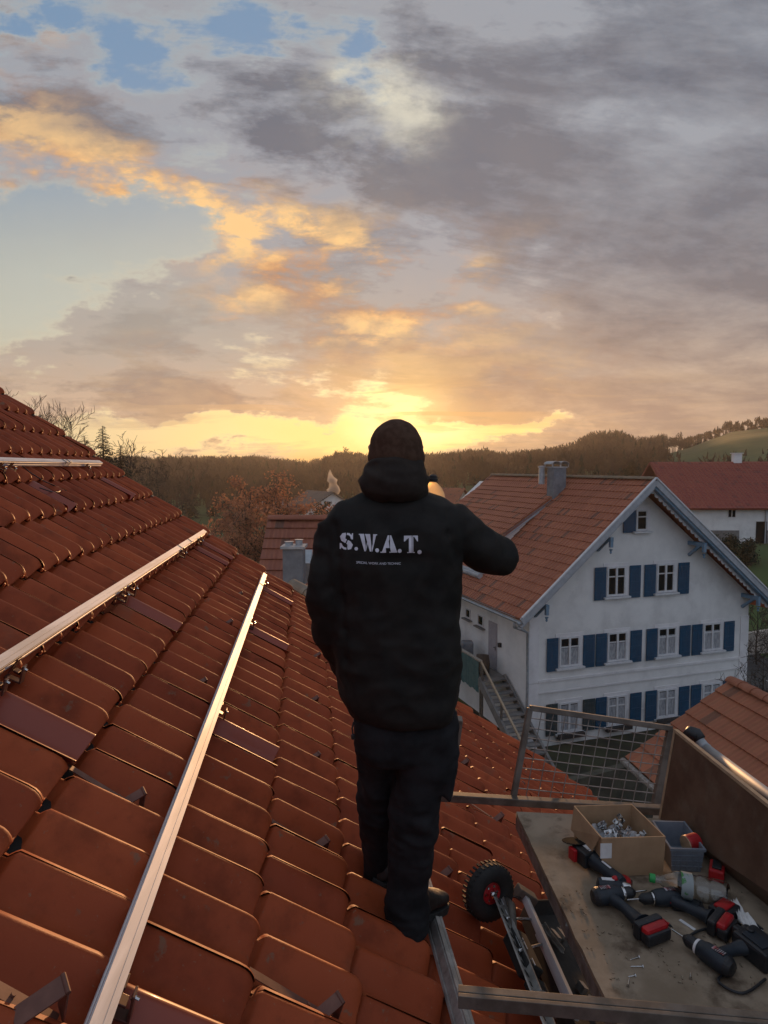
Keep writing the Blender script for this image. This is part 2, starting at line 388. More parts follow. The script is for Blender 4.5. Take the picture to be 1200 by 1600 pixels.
M_plaster2 = mat('white plaster side', (.74, .72, .72), (.65, .63, .63), .9, scale=1.5, bump=.003, bscale=25, dirt=(.34, .32, .31), dscale=.7, damt=.45)
M_trim = mat('white painted trim', (.62, .62, .63), (.54, .54, .55), .6, scale=6)
M_rake = mat('pale blue painted wood', (.38, .40, .43), (.31, .33, .36), .7, scale=5)
M_blue = mat('sky blue painted wood', (.16, .25, .34), (.12, .20, .28), .6, scale=6)
M_shut = mat('blue shutter paint', (.006, .050, .105), (.009, .064, .130), .55, scale=5)
M_glass = mat('dark window glass', (.010, .011, .013), None, .08, spec=.35)
M_curt = mat('lace curtain', (.42, .43, .45), (.22, .23, .25), .9, scale=26, stretch=(1, 1, .2))
M_slate = mat('grey slate cladding', (.13, .145, .165), (.18, .195, .215), .6, scale=5, bump=.004, bscale=9)
M_teal = mat('green painted boards', (.045, .11, .115), (.07, .14, .14), .7, scale=5)
M_conc = mat('concrete', (.20, .19, .18), (.14, .135, .13), .9, scale=3, bump=.004)
M_bark = mat('bark', (.040, .031, .024), (.062, .049, .038), .9, scale=4)
M_bark2 = mat('forest bark', (.045, .033, .024), (.06, .045, .034), .95, scale=.05)
M_needle = mat('dark needles', (.012, .017, .010), (.022, .028, .016), .9, scale=1)
M_leaf = mat('brown leaves', (.30, .135, .075), (.40, .21, .125), .8, scale=1.2)
def translucent(m, amt=.4):
    t = m.node_tree; b = t.nodes['Principled BSDF']; out = t.nodes['Material Output']; tr = t.nodes.new('ShaderNodeBsdfTranslucent'); mx = t.nodes.new('ShaderNodeMixShader'); mx.inputs[0].default_value = amt
    for l in list(b.inputs['Base Color'].links): t.links.new(l.from_socket, tr.inputs[0])
    t.links.new(b.outputs[0], mx.inputs[1]); t.links.new(tr.outputs[0], mx.inputs[2]); t.links.new(mx.outputs[0], out.inputs[0])
translucent(M_leaf, .45)
M_held = mat('sunset tinted bottle plastic', (1.0, .86, .58), None, .18, trans=1.0, ior=1.35); translucent(M_held, .38)  # clear plastic; the amber of the sunset behind is tinted into its colour
M_wood_f = mat('brown forest crowns', (.046, .031, .021), (.082, .053, .034), .95, scale=.03)
M_beige = mat('beige render', (.40, .36, .31), (.33, .29, .25), .9, scale=1)
M_hedge = mat('dark leaves', (.018, .024, .012), (.034, .040, .020), .85, scale=2)

# ================================================================== SETTING: ground
TL = [(-400, 712), (0, 706), (230, 716), (300, 716), (400, 714), (480, 721), (515, 712), (560, 711), (600, 713), (700, 713), (750, 707), (780, 712), (850, 706), (890, 696), (930, 681), (970, 682), (990, 691), (1060, 686), (1100, 672), (1140, 660), (1200, 655), (1500, 640)]
RIDGE = 430.0; TREE_H = 10.5
def ridge_z(Xt):
    px = 600+F*Xt
    y_ = float(np.interp(px, [a for a, _ in TL], [b for _, b in TL]))
    return (730-y_)/F*RIDGE-TREE_H
def sst(a, b, v):
    t = min(1, max(0, (v-a)/(b-a))); return t*t*(3-2*t)
def terrain(x, y):
    r = math.hypot(x, y)
    near = GROUND+4.6*sst(37, 52, y)*sst(11, 22, x)
    near -= 1.0*sst(60, 130, y)*sst(20, -20, x)
    if y <= 5: return near
    Xt = max(-1.2, min(1.2, x/y))
    rz = ridge_z(Xt)
    fr = sst(0, 40, y)
    if r < RIDGE: z = near+(rz-near)*(sst(110, RIDGE, r)**1.0)*fr
    else: z = near+(rz-near)*fr-(r-RIDGE)*.03
    z += noise.noise(Vector((x*.015, y*.015, 0)))*2.0*sst(90, 200, r)
    return z
def build_ground():
    nr, na = 110, 260
    rs = [0]+[4*(720/4)**(i/(nr-1)) for i in range(nr)]
    vs = [(0, 0, terrain(0, 0))]; fs = []
    for r in rs[1:]:
        for a in range(na):
            an = 2*PI*a/na; x, y = r*math.sin(an), r*math.cos(an); vs.append((x, y, terrain(x, y)))
    for a in range(na): fs.append((0, 1+(a+1) % na, 1+a))
    for i in range(nr-1):
        for a in range(na):
            p = 1+i*na+a; q = 1+i*na+(a+1) % na; fs.append((p, q, q+na, p+na))
    mb = MB(); mb.add(vs, fs)
    m = mat('grass ground', (.040, .070, .018), (.065, .095, .028), .95, scale=.06, dirt=(.05, .04, .025), dscale=.4, damt=.6, bump=.02, bscale=6)
    o = part('ground', mb, m, smooth=True, keepn=True); tag(o, kind='structure')
build_ground()
def strip(name, pts, width, lift, m, kind='structure', seg=1.5):
    """a band laid over the ground along pts"""
    P = []
    for a, b in zip(pts[:-1], pts[1:]):
        a = Vector((*a, 0)); b = Vector((*b, 0)); n = max(1, int((b-a).length/seg))
        P += [a.lerp(b, i/n) for i in range(n)]
    P.append(Vector((*pts[-1], 0)))
    vs = []; fs = []; K = 7
    for i, p in enumerate(P):
        d = (P[min(i+1, len(P)-1)]-P[max(i-1, 0)]).normalized(); sd = Vector((d.y, -d.x, 0))
        for k in range(K):
            q = p+sd*width*(k/(K-1)-.5); vs.append((q.x, q.y, terrain(q.x, q.y)+lift))
    for i in range(len(P)-1):
        for k in range(K-1): a = i*K+k; fs.append((a, a+1, a+K+1, a+K))
    mb = MB(); mb.add(vs, fs); o = part(name, mb, m, smooth=True)
    if kind: tag(o, kind=kind)
    return o
M_asph = mat('asphalt', (.050, .049, .048), (.065, .063, .060), .9, scale=2, bump=.003, bscale=60)

# ================================================================== THE BIG TILED ROOF WE STAND ON
PSI, TH = -0.119789, 0.625389
TW, TLn = 0.19445, 0.34985
RU = Vector((math.sin(PSI), math.cos(PSI), 0)); RH = Vector((math.cos(PSI), -math.sin(PSI), 0))
RD = RH*math.cos(TH)-Vector((0, 0, 1))*math.sin(TH); RN = RU.cross(RD)
if RN.z < 0: RN = -RN
RO = Vector((-.94278614, 1.89658155, -.90138498))
def rp(k, i, s=0.0): return RO+RD*(k*TLn)-RU*(i*TW)+RN*s
def rinv(px, py, s=0.0):
    p = atplane(px, py, RO+RN*s, RN)-RO; return p.dot(RD)/TLn, -p.dot(RU)/TW
K0, K1, I0, I1 = -11, 14, -26, 12
METAL = {(1, 3), (1, -5), (1, -14), (1, -22), (-1, -9), (-1, -21), (-1, -23), (-4, -14), (-4, -22), (-1, -1)}
def tile_profile(v):
    # v=0 crest of this tile's roll, towards the camera; trough, then up under the next roll
    A = .066
    if v < 0: return -A*.28*(v/.12)**2
    q = min(1, v**.92); return -A*(.5-.5*math.cos(2*PI*q))**.95
def tile_mesh(rng, metal=False):
    us = [-.22, -.02, .035, .06, .085, .35, .6, .76, .84, .90, .94, .97, .99, 1.0]
    vsamp = [-.12, -.06, 0, .06, .13, .22, .33, .45, .57, .68, .78, .87, .93, .975]
    V = []; Fc = []
    for u in us:
        for v in vsamp:
            h = tile_profile(v)
            if metal:
                h = tile_profile(v)*.9+.003
            cr = 1-min(1, -h/.066)
            rise = .037*max(u, -.25)
            rd = 0
            if u > .82 and not metal: q = (u-.82)/.18; rd = (.019*cr+.005)*q*q*q
            hd_ = .024 if u < .04 else (.010 if u < .07 else 0)
            V.append((u, v, h+rise-rd-hd_))
    nv = len(vsamp)
    for a in range(len(us)-1):
        for b in range(nv-1): p = a*nv+b; Fc.append((p, p+1, p+nv+1, p+nv))
    # front lip, turned under; near edge lip
    base = len(V); t = .012 if not metal else .004
    for b in range(nv): u, v, h = V[(len(us)-1)*nv+b]; V.append((u-.004, v, h-t))
    for b in range(nv): u, v, h = V[(len(us)-1)*nv+b]; V.append((u-.14, v, h-t-.004))
    L = (len(us)-1)*nv
    for b in range(nv-1):
        Fc.append((L+b, L+b+1, base+b+1, base+b)); Fc.append((base+b, base+b+1, base+nv+b+1, base+nv+b))
    # far edge of the cover roll
    base2 = len(V)
    for a in range(len(us)): u, v, h = V[a*nv]; V.append((u, v+.005, h-.010))
    for a in range(len(us)-1): Fc.append((a*nv, (a+1)*nv, base2+a+1, base2+a))
    # interlock nib under the front edge
    if not metal:
        b3 = len(V)
        for (du, dv, dh) in ((.995, .90, .004), (.995, .99, .004), (1.012, .99, .0), (1.012, .90, .0), (.995, .90, -.012), (.995, .99, -.012), (1.012, .99, -.012), (1.012, .90, -.012)):
            V.append((du, dv, dh-.006))
        Fc += [(b3+0, b3+1, b3+2, b3+3), (b3+3, b3+2, b3+6, b3+7), (b3+1, b3+5, b3+6, b3+2), (b3+0, b3+3, b3+7, b3+4)]
    return V, Fc
def build_big_roof():
    rng = random.Random(5)
    base = rp(7, 0); base = Vector((base.x, base.y, GROUND))
    T = thing('tiled_house', 'big clay tiled roof in the foreground that the man stands on', 'house', base)
    Vt, Ft = tile_mesh(rng); Vm, Fm = tile_mesh(rng, True)
    def emit(cells, metal):
        V = []; Fs = []; tints = []
        vv, ff = (Vm, Fm) if metal else (Vt, Ft)
        for k, i in cells:
            tint = min(1, max(0, rng.gauss(.45, .24)))
            dk = rng.gauss(0, .010); di = rng.gauss(0, .009); rot = rng.gauss(0, .004); lift = rng.gauss(0, .0018); tilt = rng.gauss(0, .003)
            b = len(V); O = rp(k, i)
            for (u, v, h) in vv:
                V.append(O+RD*((u+dk+rot*(v-.5))*TLn)-RU*((v+di-rot*(u-.5)*1.8)*TW)+RN*(h+lift+tilt*(u-.3)))
            Fs += [tuple(b+j for j in f) for f in ff]; tints += [tint]*len(vv)
        mb = MB(); mb.add(V, Fs)
        me = mb.mesh('roof_tiles', M_mtile if metal else M_tile, True)
        at_ = me.attributes.new('tint', 'FLOAT', 'POINT'); at_.data.foreach_set('value', tints)
        o = part('metal_tile' if metal else 'roof_tiles', me, None, T, keepn=True)
        if metal: tag(o, 'glossy dark red metal tile under a rail hook')
    emit([(k, i) for k in range(K0, K1) for i in range(I0, I1) if (k, i) not in METAL], False)
    for c in sorted(METAL): emit([c], True)
    # dark batten layer below the tiles
    mb = MB(); a, b = (K0, I0+.5), (K1, I1)
    q = lambda s: [rp(K0, I0+.3, s), rp(K1-.3, I0+.3, s), rp(K1-.3, I1, s), rp(K0, I1, s)]
    mb.hexa(q(-.13), q(-.065)); part('roof_deck', mb, mat('underlay', (.02, .017, .015), None, .9), T)
    # walls below
    mb = MB(); P = [rp(K0+1, I0+.8, -.13), rp(K1-2.0, I0+.8, -.13)]
    e = rp(K1-2.0, I1, -.13); t0 = rp(K0+1, I1, -.13)
    gv = lambda p: Vector((p.x, p.y, GROUND-.3))
    mb.hexa([gv(P[0]), gv(P[1]), P[1], P[0]], [gv(t0), gv(e), e, t0]); part('wall', mb, M_plaster, T)
    # verge: barge board and verge cap along the far gable, gutter at the eave
    mb = MB(); mb.bar(rp(K0, I0-.15, -.09), rp(K1-.2, I0-.15, -.09), .03, .16, RN); part('barge_board', mb, M_wood, T)
    g_ = [rp(K1+.12, I0, -.06)+Vector((0, 0, 0)), rp(K1+.12, I1, -.06)]
    mb = MB(); d = (g_[1]-g_[0]).normalized(); prof = [(math.cos(a), math.sin(a)) for a in [PI+PI*j/10 for j in range(11)]]
    sd = Vector((d.y, -d.x, 0))
    mb.loft([[p+sd*(.07*c_)+Vector((0, 0, .07*s_)) for c_, s_ in prof]+[p+sd*(.064*c_)+Vector((0, 0, .064*s_)) for c_, s_ in reversed(prof)] for p in g_]); part('gutter', mb, M_zinc, T)
    return T
ROOF = build_big_roof()

def rail(name, label, k, i0, i1, w_=.040, h_=.040, lift=.030, m=M_alu, hooks=(), straps=(), group=None):
    """mounting rail with grooves, running along the roof; its base is at the near end"""
    c0 = rp(k, i0, lift+h_/2); c1 = rp(k, i1, lift+h_/2)
    T = thing(name, label, 'rail', c0, group=group)
    hw, hh = w_/2, h_/2; g = .004
    prof = [(-hw, -hh), (hw, -hh), (hw, -hh+.010), (hw-g, -hh+.012), (hw-g, -hh+.018), (hw, -hh+.020), (hw, hh-.010), (hw-g*.6, hh-.008), (hw-g*.6, hh-.006), (hw, hh-.004), (hw, hh),
            (.005, hh), (.005, hh-.0015), (.002, hh-.0015), (.002, hh), (-hw, hh), (-hw, hh-.004), (-hw+g*.6, hh-.006), (-hw+g*.6, hh-.008), (-hw, hh-.010), (-hw, -hh+.020), (-hw+g, -hh+.018), (-hw+g, -hh+.012), (-hw, -hh+.010)]
    mb = MB(); mb.loft([[c+RD*a+RN*b for a, b in prof] for c in (c0, c1)])
    part('rail_profile', mb, m, T)
    for kk, ii in hooks:    # painted roof hook: foot plate under the tile above, neck, upright with slotted hole and bolt
        hb = MB(); b0 = rp(k, ii, 0)
        sgn = 1
        hb.bar(b0+RD*.020-RU*0+RN*(-.012), b0+RD*.075+RN*(-.004), .032, .006, RN)
        hb.bar(b0+RD*.075+RN*(-.006), b0+RD*.052+RN*.050, .032, .006, RD)
        hb.bar(b0+RD*.030+RN*.020, b0+RD*.052+RN*.022, .030, .006, RN)
        hb.bar(b0+RD*.025+RN*.008, b0+RD*.025+RN*.062, .040, .005, RD)
        h = part('roof_hook', hb, M_hook, T, bevel=.0015)
        bb = MB(); bb.lathe(b0+RD*.052+RN*.040, [(.0085, 0), (.0085, .006), (.004, .007), (.004, .016)], 6, RD); part('bolt', bb, M_chrome, h)
    for ii in straps:
        sb = MB(); c = rp(k, ii, lift+h_/2); r_ = .0015
        hw2, hh2 = hw+.002, hh+.002
        sb.tube([c+RD*a+RN*b-RU*(.012*s_) for a, b, s_ in ((-hw2, -hh2, 0), (-hw2, hh2, .2), (hw2, hh2, .6), (hw2, -hh2, 1), (-hw2, -hh2, 1.2), (-hw2, hh2, 1.5), (hw2, hh2, 1.9), (hw2+.004, 0, 2.2))], r_, 5)
        sb.tube([c+RD*hw2+RN*hh2-RU*.02, c+RD*(hw2+.02)+RN*(hh2+.012)-RU*.05, c+RD*(hw2+.012)+RN*(hh2+.02)-RU*.075], r_, 5)
        part('cable_tie', sb, M_blackp, T)
    return T
def kof(pts, s):
    return sum(rinv(px, py, s)[0] for px, py in pts)/len(pts)
S_TOP = .070
k3 = kof([(142, 1590), (409, 903)], S_TOP)+.020/TLn
k2 = kof([(0, 1027), (316, 827)], S_TOP)+.020/TLn
k1 = kof([(0, 716), (150, 718)], S_TOP)+.020/TLn
def ii(px, py, s=.03): return rinv(px, py, s)[1]
rail('mounting_rail', 'long silver aluminium rail running up from the bottom edge left of the man', k3, 10, ii(413, 897, .06),
     hooks=[(0, ii(345, 1110)), (0, ii(397, 975)), (0, ii(416, 912)), (0, ii(200, 1560))], straps=[ii(409, 915, .06)], group='rails bolted along the tiled roof')
rail('mounting_rail', 'golden lit aluminium rail meeting the left edge, between the short and the long rail', k2, 10, ii(318, 829, .06),
     hooks=[(0, ii(205, 916)), (0, ii(190, 925)), (0, ii(286, 862)), (0, ii(312, 843)), (0, ii(6, 1068)), (0, ii(25, 1042))], straps=[ii(295, 845, .06), ii(280, 855, .06)], group='rails bolted along the tiled roof')
rail('mounting_rail', 'highest aluminium rail, short and almost level at the far left below the roof peak', k1, 2, ii(155, 721, .06),
     hooks=[(0, ii(14, 738)), (0, ii(30, 738)), (0, ii(145, 736))], straps=[ii(104, 720, .06), ii(98, 720, .06)], group='rails bolted along the tiled roof')
# loose cable hanging below the top rail
kk, i_ = rinv(33, 735); mb = MB()
mb.tube([rp(k1+.05, i_, .03), rp(k1+.25, i_-.05, .02), rp(k1+.5, i_-.3, .012), rp(k1+.86, i_-1.0, .012), rp(k1+.80, i_-.8, .012), rp(k1+.86, i_-.2, .012), rp(k1+.85, i_+.4, .014), rp(k1+.7, i_+.9, .014)], .004, 6)
tag(part('cable', mb, M_blackp, None, smooth=True), 'thin dark cable looping out from under the highest rail', 'cable')
# dirty rail under the man's boot
k4 = kof([(697, 1500), (719, 1590)], .055)+.02/TLn
r4 = rail('mounting_rail', 'dirty grey rail lying on the tiles under the boot of the man', k4, 9, -20, .036, .058, .010, M_alu2)
R4K = k4

def snow_guard(px, py, label, strap=True, size=1.0):
    k, i = rinv(px, py, .03)
    c = rp(k, i+.25, 0); c = c+RN*(tile_profile((i+.25) % 1.0)+.037*(k % 1.0)+.004)
    # local frame: x downslope, y towards the camera along the course, z off the roof
    M = Matrix((( RD.x, -RU.x, RN.x), (RD.y, -RU.y, RN.y), (RD.z, -RU.z, RN.z)))
    T = thing('snow_guard', label, 'snow guard', c, M.to_euler(), 'snow guard hooks on the tiles')
    mb = MB(); W = .032*size; H = .058*size; L = .050*size
    pk = Vector((-.004, 0, H))
    for a, b in ((Vector((-L, 0, 0)), pk), (pk, Vector((L*.55, 0, -.002)))):
        mb.bar(a, b, W, .0045, (0, 0, 1))
    mb.lathe(pk+Vector((0, -W/2, 0)), [(.0055, 0), (.0055, W)], 8, (0, 1, 0))
    Rz = Matrix.Rotation(R(38), 3, 'Z'); mb.v = [tuple(Rz@Vector(v)) for v in mb.v]
    o = part('nose', mb, M_snow, T, world=False, bevel=.0008)
    if strap:
        mb = MB(); e = -(k % 1.0)*TLn-.01
        mb.bar((min(-.06, e), 0, .002), (L*.4, 0, -.001), .026*size, .003); mb.lathe((-L*1.15, 0, .002), [(.005, 0), (.005, .006)], 8)
        part('strap', mb, M_snow, T, world=False)
M_snow = mat('rusty coated strap', (.13, .055, .038), (.18, .08, .055), .5, scale=20, metal=.2)
for a in ((92, 1545, 'large bent strap snow guard in the bottom left corner of the roof', True, 1.25), (232, 1225, 'snow guard with a dark strap, just left of the long silver rail', True, 1),
          (513, 1298, 'snow guard with dark strap left of the trouser leg', True, 1), (523, 1548, 'snow guard nearest to the bottom edge between the long rail and the boot', True, 1.1),
          (328, 1052, 'snow guard left of the long rail, lowest of the small row of three', False, .8), (362, 970, 'snow guard left of the long rail, middle of the small row of three', False, .8), (381, 922, 'snow guard left of the long rail, topmost of the small row of three', False, .8),
          (496, 1024, 'snow guard close to the jacket sleeve, upper one', False, .8), (498, 1083, 'snow guard close to the jacket hem, middle one', False, .8), (501, 1168, 'snow guard left of the thigh of the man, lower one', False, .8),
          (776, 1158, 'snow guard on the tiles just left of the mesh gate, upper one', True, 1), (728, 1184, 'snow guard on the tiles right of the thigh of the man', False, 1), (776, 1274, 'snow guard right behind the far cross tube end', True, 1),
          (699, 1350, 'snow guard between the trouser leg and the wheel', False, 1), (816, 1218, 'snow guard seen through the left side of the mesh gate', False, 1), (886, 1252, 'snow guard seen through the bottom of the mesh gate', False, 1)):
    snow_guard(*a)

# ================================================================== WHITE HOUSE WITH BLUE SHUTTERS
HA = R(18.8)
HG = Vector((math.cos(HA), math.sin(HA), 0)); HR = Vector((-math.sin(HA), math.cos(HA), 0))
HC = at(826, 1000, 25.0); HC = Vector((HC.x, HC.y, GROUND))
def sheet(name, quads, m, parent, world=False):
    """quads: list of (p_top_a, p_top_b, p_bot_b, p_bot_a, course) -> stepped pantile courses, with UV in metres / course number"""
    V = []; Fs = []; UV = []
    for A, B, C_, D, cs in quads:
        A, B, C_, D = map(Vector, (A, B, C_, D)); n = max(1, round((D-A).length/cs)); nn = (B-A).cross(D-A).normalized()
        if nn.z < 0: nn = -nn
        W = (B-A).length; W2 = (C_-D).length
        for j in range(n):
            t0, t1 = j/n-(.08/n if j else 0), (j+1)/n
            a0 = A.lerp(D, t0)+nn*.002; b0 = B.lerp(C_, t0)+nn*.002; a1 = A.lerp(D, t1)+nn*.038; b1 = B.lerp(C_, t1)+nn*.038
            b = len(V); V += [a0, b0, b1, a1]; Fs.append((b, b+1, b+2, b+3)); s0 = 0.0
            UV += [(0, j+.1), (W, j+.1), (W, j+.9), (0, j+.9)]
            b = len(V); V += [a1, b1, b1-nn*.040, a1-nn*.040]; Fs.append((b, b+1, b+2, b+3)); UV += [(0, j+.9), (W, j+.9), (W, j+.95), (0, j+.95)]
        th = nn*-.16
        b = len(V); V += [A, B, C_, D, A+th, B+th, C_+th, D+th]
        for f in ((7, 6, 5, 4), (0, 1, 5, 4), (1, 2, 6, 5), (2, 3, 7, 6), (3, 0, 4, 7)): Fs.append(tuple(b+q for q in f)); UV += [(0, 0)]*4
    mb = MB(); mb.add(V, Fs); me = mb.mesh(name, m)
    uv = me.uv_layers.new(name='UVMap'); uv.data.foreach_set('uv', [c for p in UV for c in p])
    return part(name, me, None, parent, world=world, keepn=True)
def caps(name, a, b, m, parent, r_=.13, step=.38, world=False):
    """ridge or hip tiles: overlapping half rounds"""
    a = Vector(a); b = Vector(b); L = (b-a).length; d = (b-a)/L; sd = d.cross(Vector((0, 0, 1))).normalized(); up = sd.cross(d)
    mb = MB(); n = int(L/step)
    for j in range(n):
        p0 = a+d*(j*step); rr = (r_*1.0, r_*1.22)
        rings = []
        for q, rad in ((0, rr[0]), (step*1.1, rr[1])):
            rings.append([p0+d*q+sd*(rad*math.cos(t))+up*(rad*.75*math.sin(t)) for t in [PI*x_/8 for x_ in range(9)]])
        mb.loft(rings, True, False)
    return part(name, mb, m, parent, world=world, smooth=False)
def build_house():
    T = thing('white_house', 'white gabled house with dark blue shutters and an orange tiled roof right of the man', 'house', HC, (0, 0, HA))
    W, Lh = 11.0, 14.0; AX, AZ = 5.0, 10.35
    ZL = 5.95; ZR = AZ-(W-AX)*.80
    P = lambda **k: k
    # walls: gable prism shell, with band course and corner pilasters
    mb = MB(); mb.prism([(0, -.6), (W, -.6), (W, ZR-.1), (AX, AZ-.2), (0, ZL-.1)], lambda x, z: (x, 0, z), lambda x, z: (x, Lh, z)); part('wall', mb, M_plaster, T, world=False)
    mb = MB()
    for x0 in (0, W-.45): mb.box((x0+.225, -.02, 1.05), (.45, .04, 3.1))
    mb.box((0.22, -.02, 4.0), (.44, .04, 2.75)); mb.box((W-.225, -.02, 3.55), (.45, .04, 1.9))
    mb.box((W/2, -.022, 2.66), (W-.9, .044, .10)); mb.box((W/2, -.05, 2.22), (W-.9, .03, .06)); mb.box((W/2, -.01, 1.0), (W-.9, .02, .02))
    part('plaster_band', mb, M_plaster2, T, world=False)
    # roof
    ov = .9; EXL = -.86; ZE = AZ+.17-(AX-EXL)*.87; EXR = W+1.0; ZER = AZ+.17-(EXR-AX)*.80
    ridge0, ridge1 = (AX, -ov, AZ+.17), (AX, Lh-1.3, AZ+.17)
    rf = sheet('roof', [((AX, -ov, AZ+.17), (AX, Lh-1.3, AZ+.17), (EXL, Lh-1.3, ZE), (EXL, -ov, ZE), .40),
                        ((AX, Lh-1.3, AZ+.17), (AX, -ov, AZ+.17), (EXR, -ov, ZER), (EXR, Lh-1.3, ZER), .40)], M_pan, T)
    caps('ridge_tiles', ridge0, ridge1, mat('mossy ridge tile', (.22, .15, .10), (.16, .12, .075), .8, scale=3), T)
    # shed dormer: shallower plane with its cheek and fascia
    s0 = (3.75, 4.4, 9.56); s1 = (1.25, 4.4, 8.0); yb = 12.45
    dz = .10
    sheet('dormer_roof', [((4.6, 4.4, 10.06+dz), (4.6, yb, 10.06+dz), (1.22, yb, 7.96), (1.22, 4.4, 7.96), .40)], M_pan, T)
    mb = MB(); mb.prism([(4.3, 9.70), (1.45, 7.94), (1.45, 6.9)], lambda x, z: (x, 4.55, z), lambda x, z: (x, yb-.2, z)); part('dormer_cheek', mb, M_plaster2, T, world=False)
    mb = MB(); mb.bar((4.3, 4.42, 9.74), (1.2, 4.42, 7.80), .04, .20, (0, 0, 1)); mb.bar((1.19, 4.4, 7.82), (1.19, yb, 7.82), .04, .18); part('dormer_fascia', mb, M_rake, T, world=False)
    # rakes (barge boards), frieze with scallops, brackets
    def rake(x0, z0, x1, z1, y, h, t, m, name, dz=0, dx=0):
        mb = MB(); a = Vector((x0, y, z0+dz)); b = Vector((x1, y, z1+dz)); mb.bar(a, b, t, h, (0, 0, 1)); part(name, mb, m, T, world=False)
    for (xe, ze) in ((EXL, ZE), (EXR, ZER)):
        rake(AX, AZ+.08, xe, ze-.09, -ov-.03, .26, .05, M_rake, 'barge_board')
        rake(AX, AZ+.235, xe, ze+.065, -ov-.05, .05, .09, M_trim, 'verge_trim')
        rake(AX, AZ-.14, xe, ze-.31, -ov+.14, .10, .28, M_blue if xe > 0 else M_rake, 'soffit_board')
        mb = MB(); n = 34; d = Vector((xe-AX, 0, ze-AZ-.2)); L = d.length; d.normalize()
        for j in range(n):
            c = Vector((AX, -ov+.22, AZ-.20))+d*(L*(j+.5)/n); mb.lathe(c, [(L/n*.5, 0), (L/n*.5, .03)], 10, (0, 1, 0))
        mb.bar(Vector((AX, -ov+.235, AZ-.14)), Vector((AX, -ov+.235, AZ-.14))+d*L, .03, .14); part('scalloped_frieze', mb, M_trim, T, world=False)
    for xb in (.25, 3.05, 7.6, 10.6):
        zt = AZ-.45-(AX-xb)*.87 if xb < AX else AZ-.45-(xb-AX)*.80
        mb = MB(); mb.box((xb, -.42, zt+.02), (.14, .95, .16)); mb.box((xb, -.83, zt-.10), (.12, .12, .38)); mb.bar((xb, -.02, zt-.5), (xb, -.62, zt-.03), .11, .11, (1, 0, 0)); mb.lathe((xb, -.83, zt-.36), [(.075, 0), (.03, -.10), (.05, -.14), (.01, -.18)], 10)
        part('bracket', mb, M_blue, T, world=False)
    # windows
    def window(x0, x1, z0, z1, parent=T, sill=M_trim, curtain=True, surround=True, split=2, y=0.0, open_=False):
        cx, cz, ww, hh = (x0+x1)/2, (z0+z1)/2, x1-x0, z1-z0
        mb = MB(); fr = .075
        mb.box((x0+fr/2, y-.03, cz), (fr, .06, hh)); mb.box((x1-fr/2, y-.03, cz), (fr, .06, hh)); mb.box((cx, y-.03, z1-fr/2), (ww-2*fr, .06, fr)); mb.box((cx, y-.03, z0+fr/2), (ww-2*fr, .06, fr))
        if split == 2: mb.box((cx, y-.036, cz), (.085, .07, hh-2*fr))
        mb.box((cx, y-.032, z0+hh*.66), (ww-2*fr, .05, .045))
        o = part('window', mb, M_trim, parent, world=False)
        mb = MB(); mb.box((cx, y-.012, cz), (ww-.02, .016, hh-.02)); part('pane', mb, M_glass, o, world=False)
        if curtain:
            mb = MB(); n = 22; zt = z0+hh*(.62 if curtain is True else curtain)
            for a_, b_ in ((x0+fr, cx-.05), (cx+.05, x1-fr)):
                mb.add([(a_+(b_-a_)*j/n, y-.0255+.004*math.sin(j*2.1), z) for z in (z0+fr, zt) for j in range(n+1)], [(j, j+1, n+2+j, n+1+j) for j in range(n)])
            part('curtain', mb, M_curt, o, world=False)
        if surround:
            mb = MB(); mb.box((cx, y-.012, z1+.07), (ww+.34, .024, .14)); mb.box((x0-.085, y-.010, cz), (.17, .02, hh)); mb.box((x1+.085, y-.010, cz), (.17, .02, hh)); part('surround', mb, M_plaster2, o, world=False)
        mb = MB(); mb.box((cx, y-.09, z0-.05), (ww+.36, .18, .07)); part('sill', mb, sill, o, world=False)
        return o
    def shutter(x0, x1, z0, z1, m=M_shut):
        mb = MB(); cx, cz = (x0+x1)/2, (z0+z1)/2; n = 4; bw = (x1-x0)/n
        for j in range(n): mb.box((x0+bw*(j+.5), -.055, cz), (bw-.006, .03, z1-z0))
        for q in (.14, .86): mb.box((cx, -.078, z0+(z1-z0)*q), (x1-x0-.03, .02, .07)); mb.box((x0+.05, -.092, z0+(z1-z0)*q), (.10, .012, .022))
        mb.box((cx, -.075, (z0+z1)/2), (x1-x0-.03, .014, .03))
        o = part('shutter', mb, m, T, world=False)
        return o
    for (x0, x1) in ((1.36, 2.30), (3.62, 4.56), (6.10, 7.06), (8.50, 9.46)): window(x0, x1, 3.14, 4.34, curtain=.62 if x0 < 5 else .72)
    for (x0, x1) in ((.79, 1.30), (2.45, 2.99), (3.05, 3.57), (4.72, 5.28), (5.52, 6.06), (7.22, 7.78), (7.88, 8.42), (9.62, 10.18)): shutter(x0, x1, 3.02, 4.34)
    M_box = mat('dark flower box', (.035, .03, .03), (.05, .045, .04), .8)
    for (x0, x1) in ((1.40, 2.32), (3.68, 4.60), (6.18, 7.14), (8.56, 9.54)):
        window(x0, x1, .50, 1.70, curtain=.9)
        mb = MB(); mb.box(((x0+x1)/2, -.20, .40), (x1-x0+.30, .17, .17)); part('flower_box', mb, M_box, T, world=False)
    shG = mat('faded dark shutter', (.03, .045, .05), (.05, .065, .07), .6)
    for j, (x0, x1) in enumerate(((.80, 1.32), (2.50, 3.06), (3.10, 3.62), (4.78, 5.34), (5.56, 6.12), (7.28, 7.82), (7.92, 8.46), (9.66, 10.22))): shutter(x0, x1, .44, 1.72, shG if j < 2 else M_shut)
    for (x0, x1) in ((3.52, 4.42), (5.97, 6.86)): window(x0, x1, 5.82, 7.02, curtain=False)
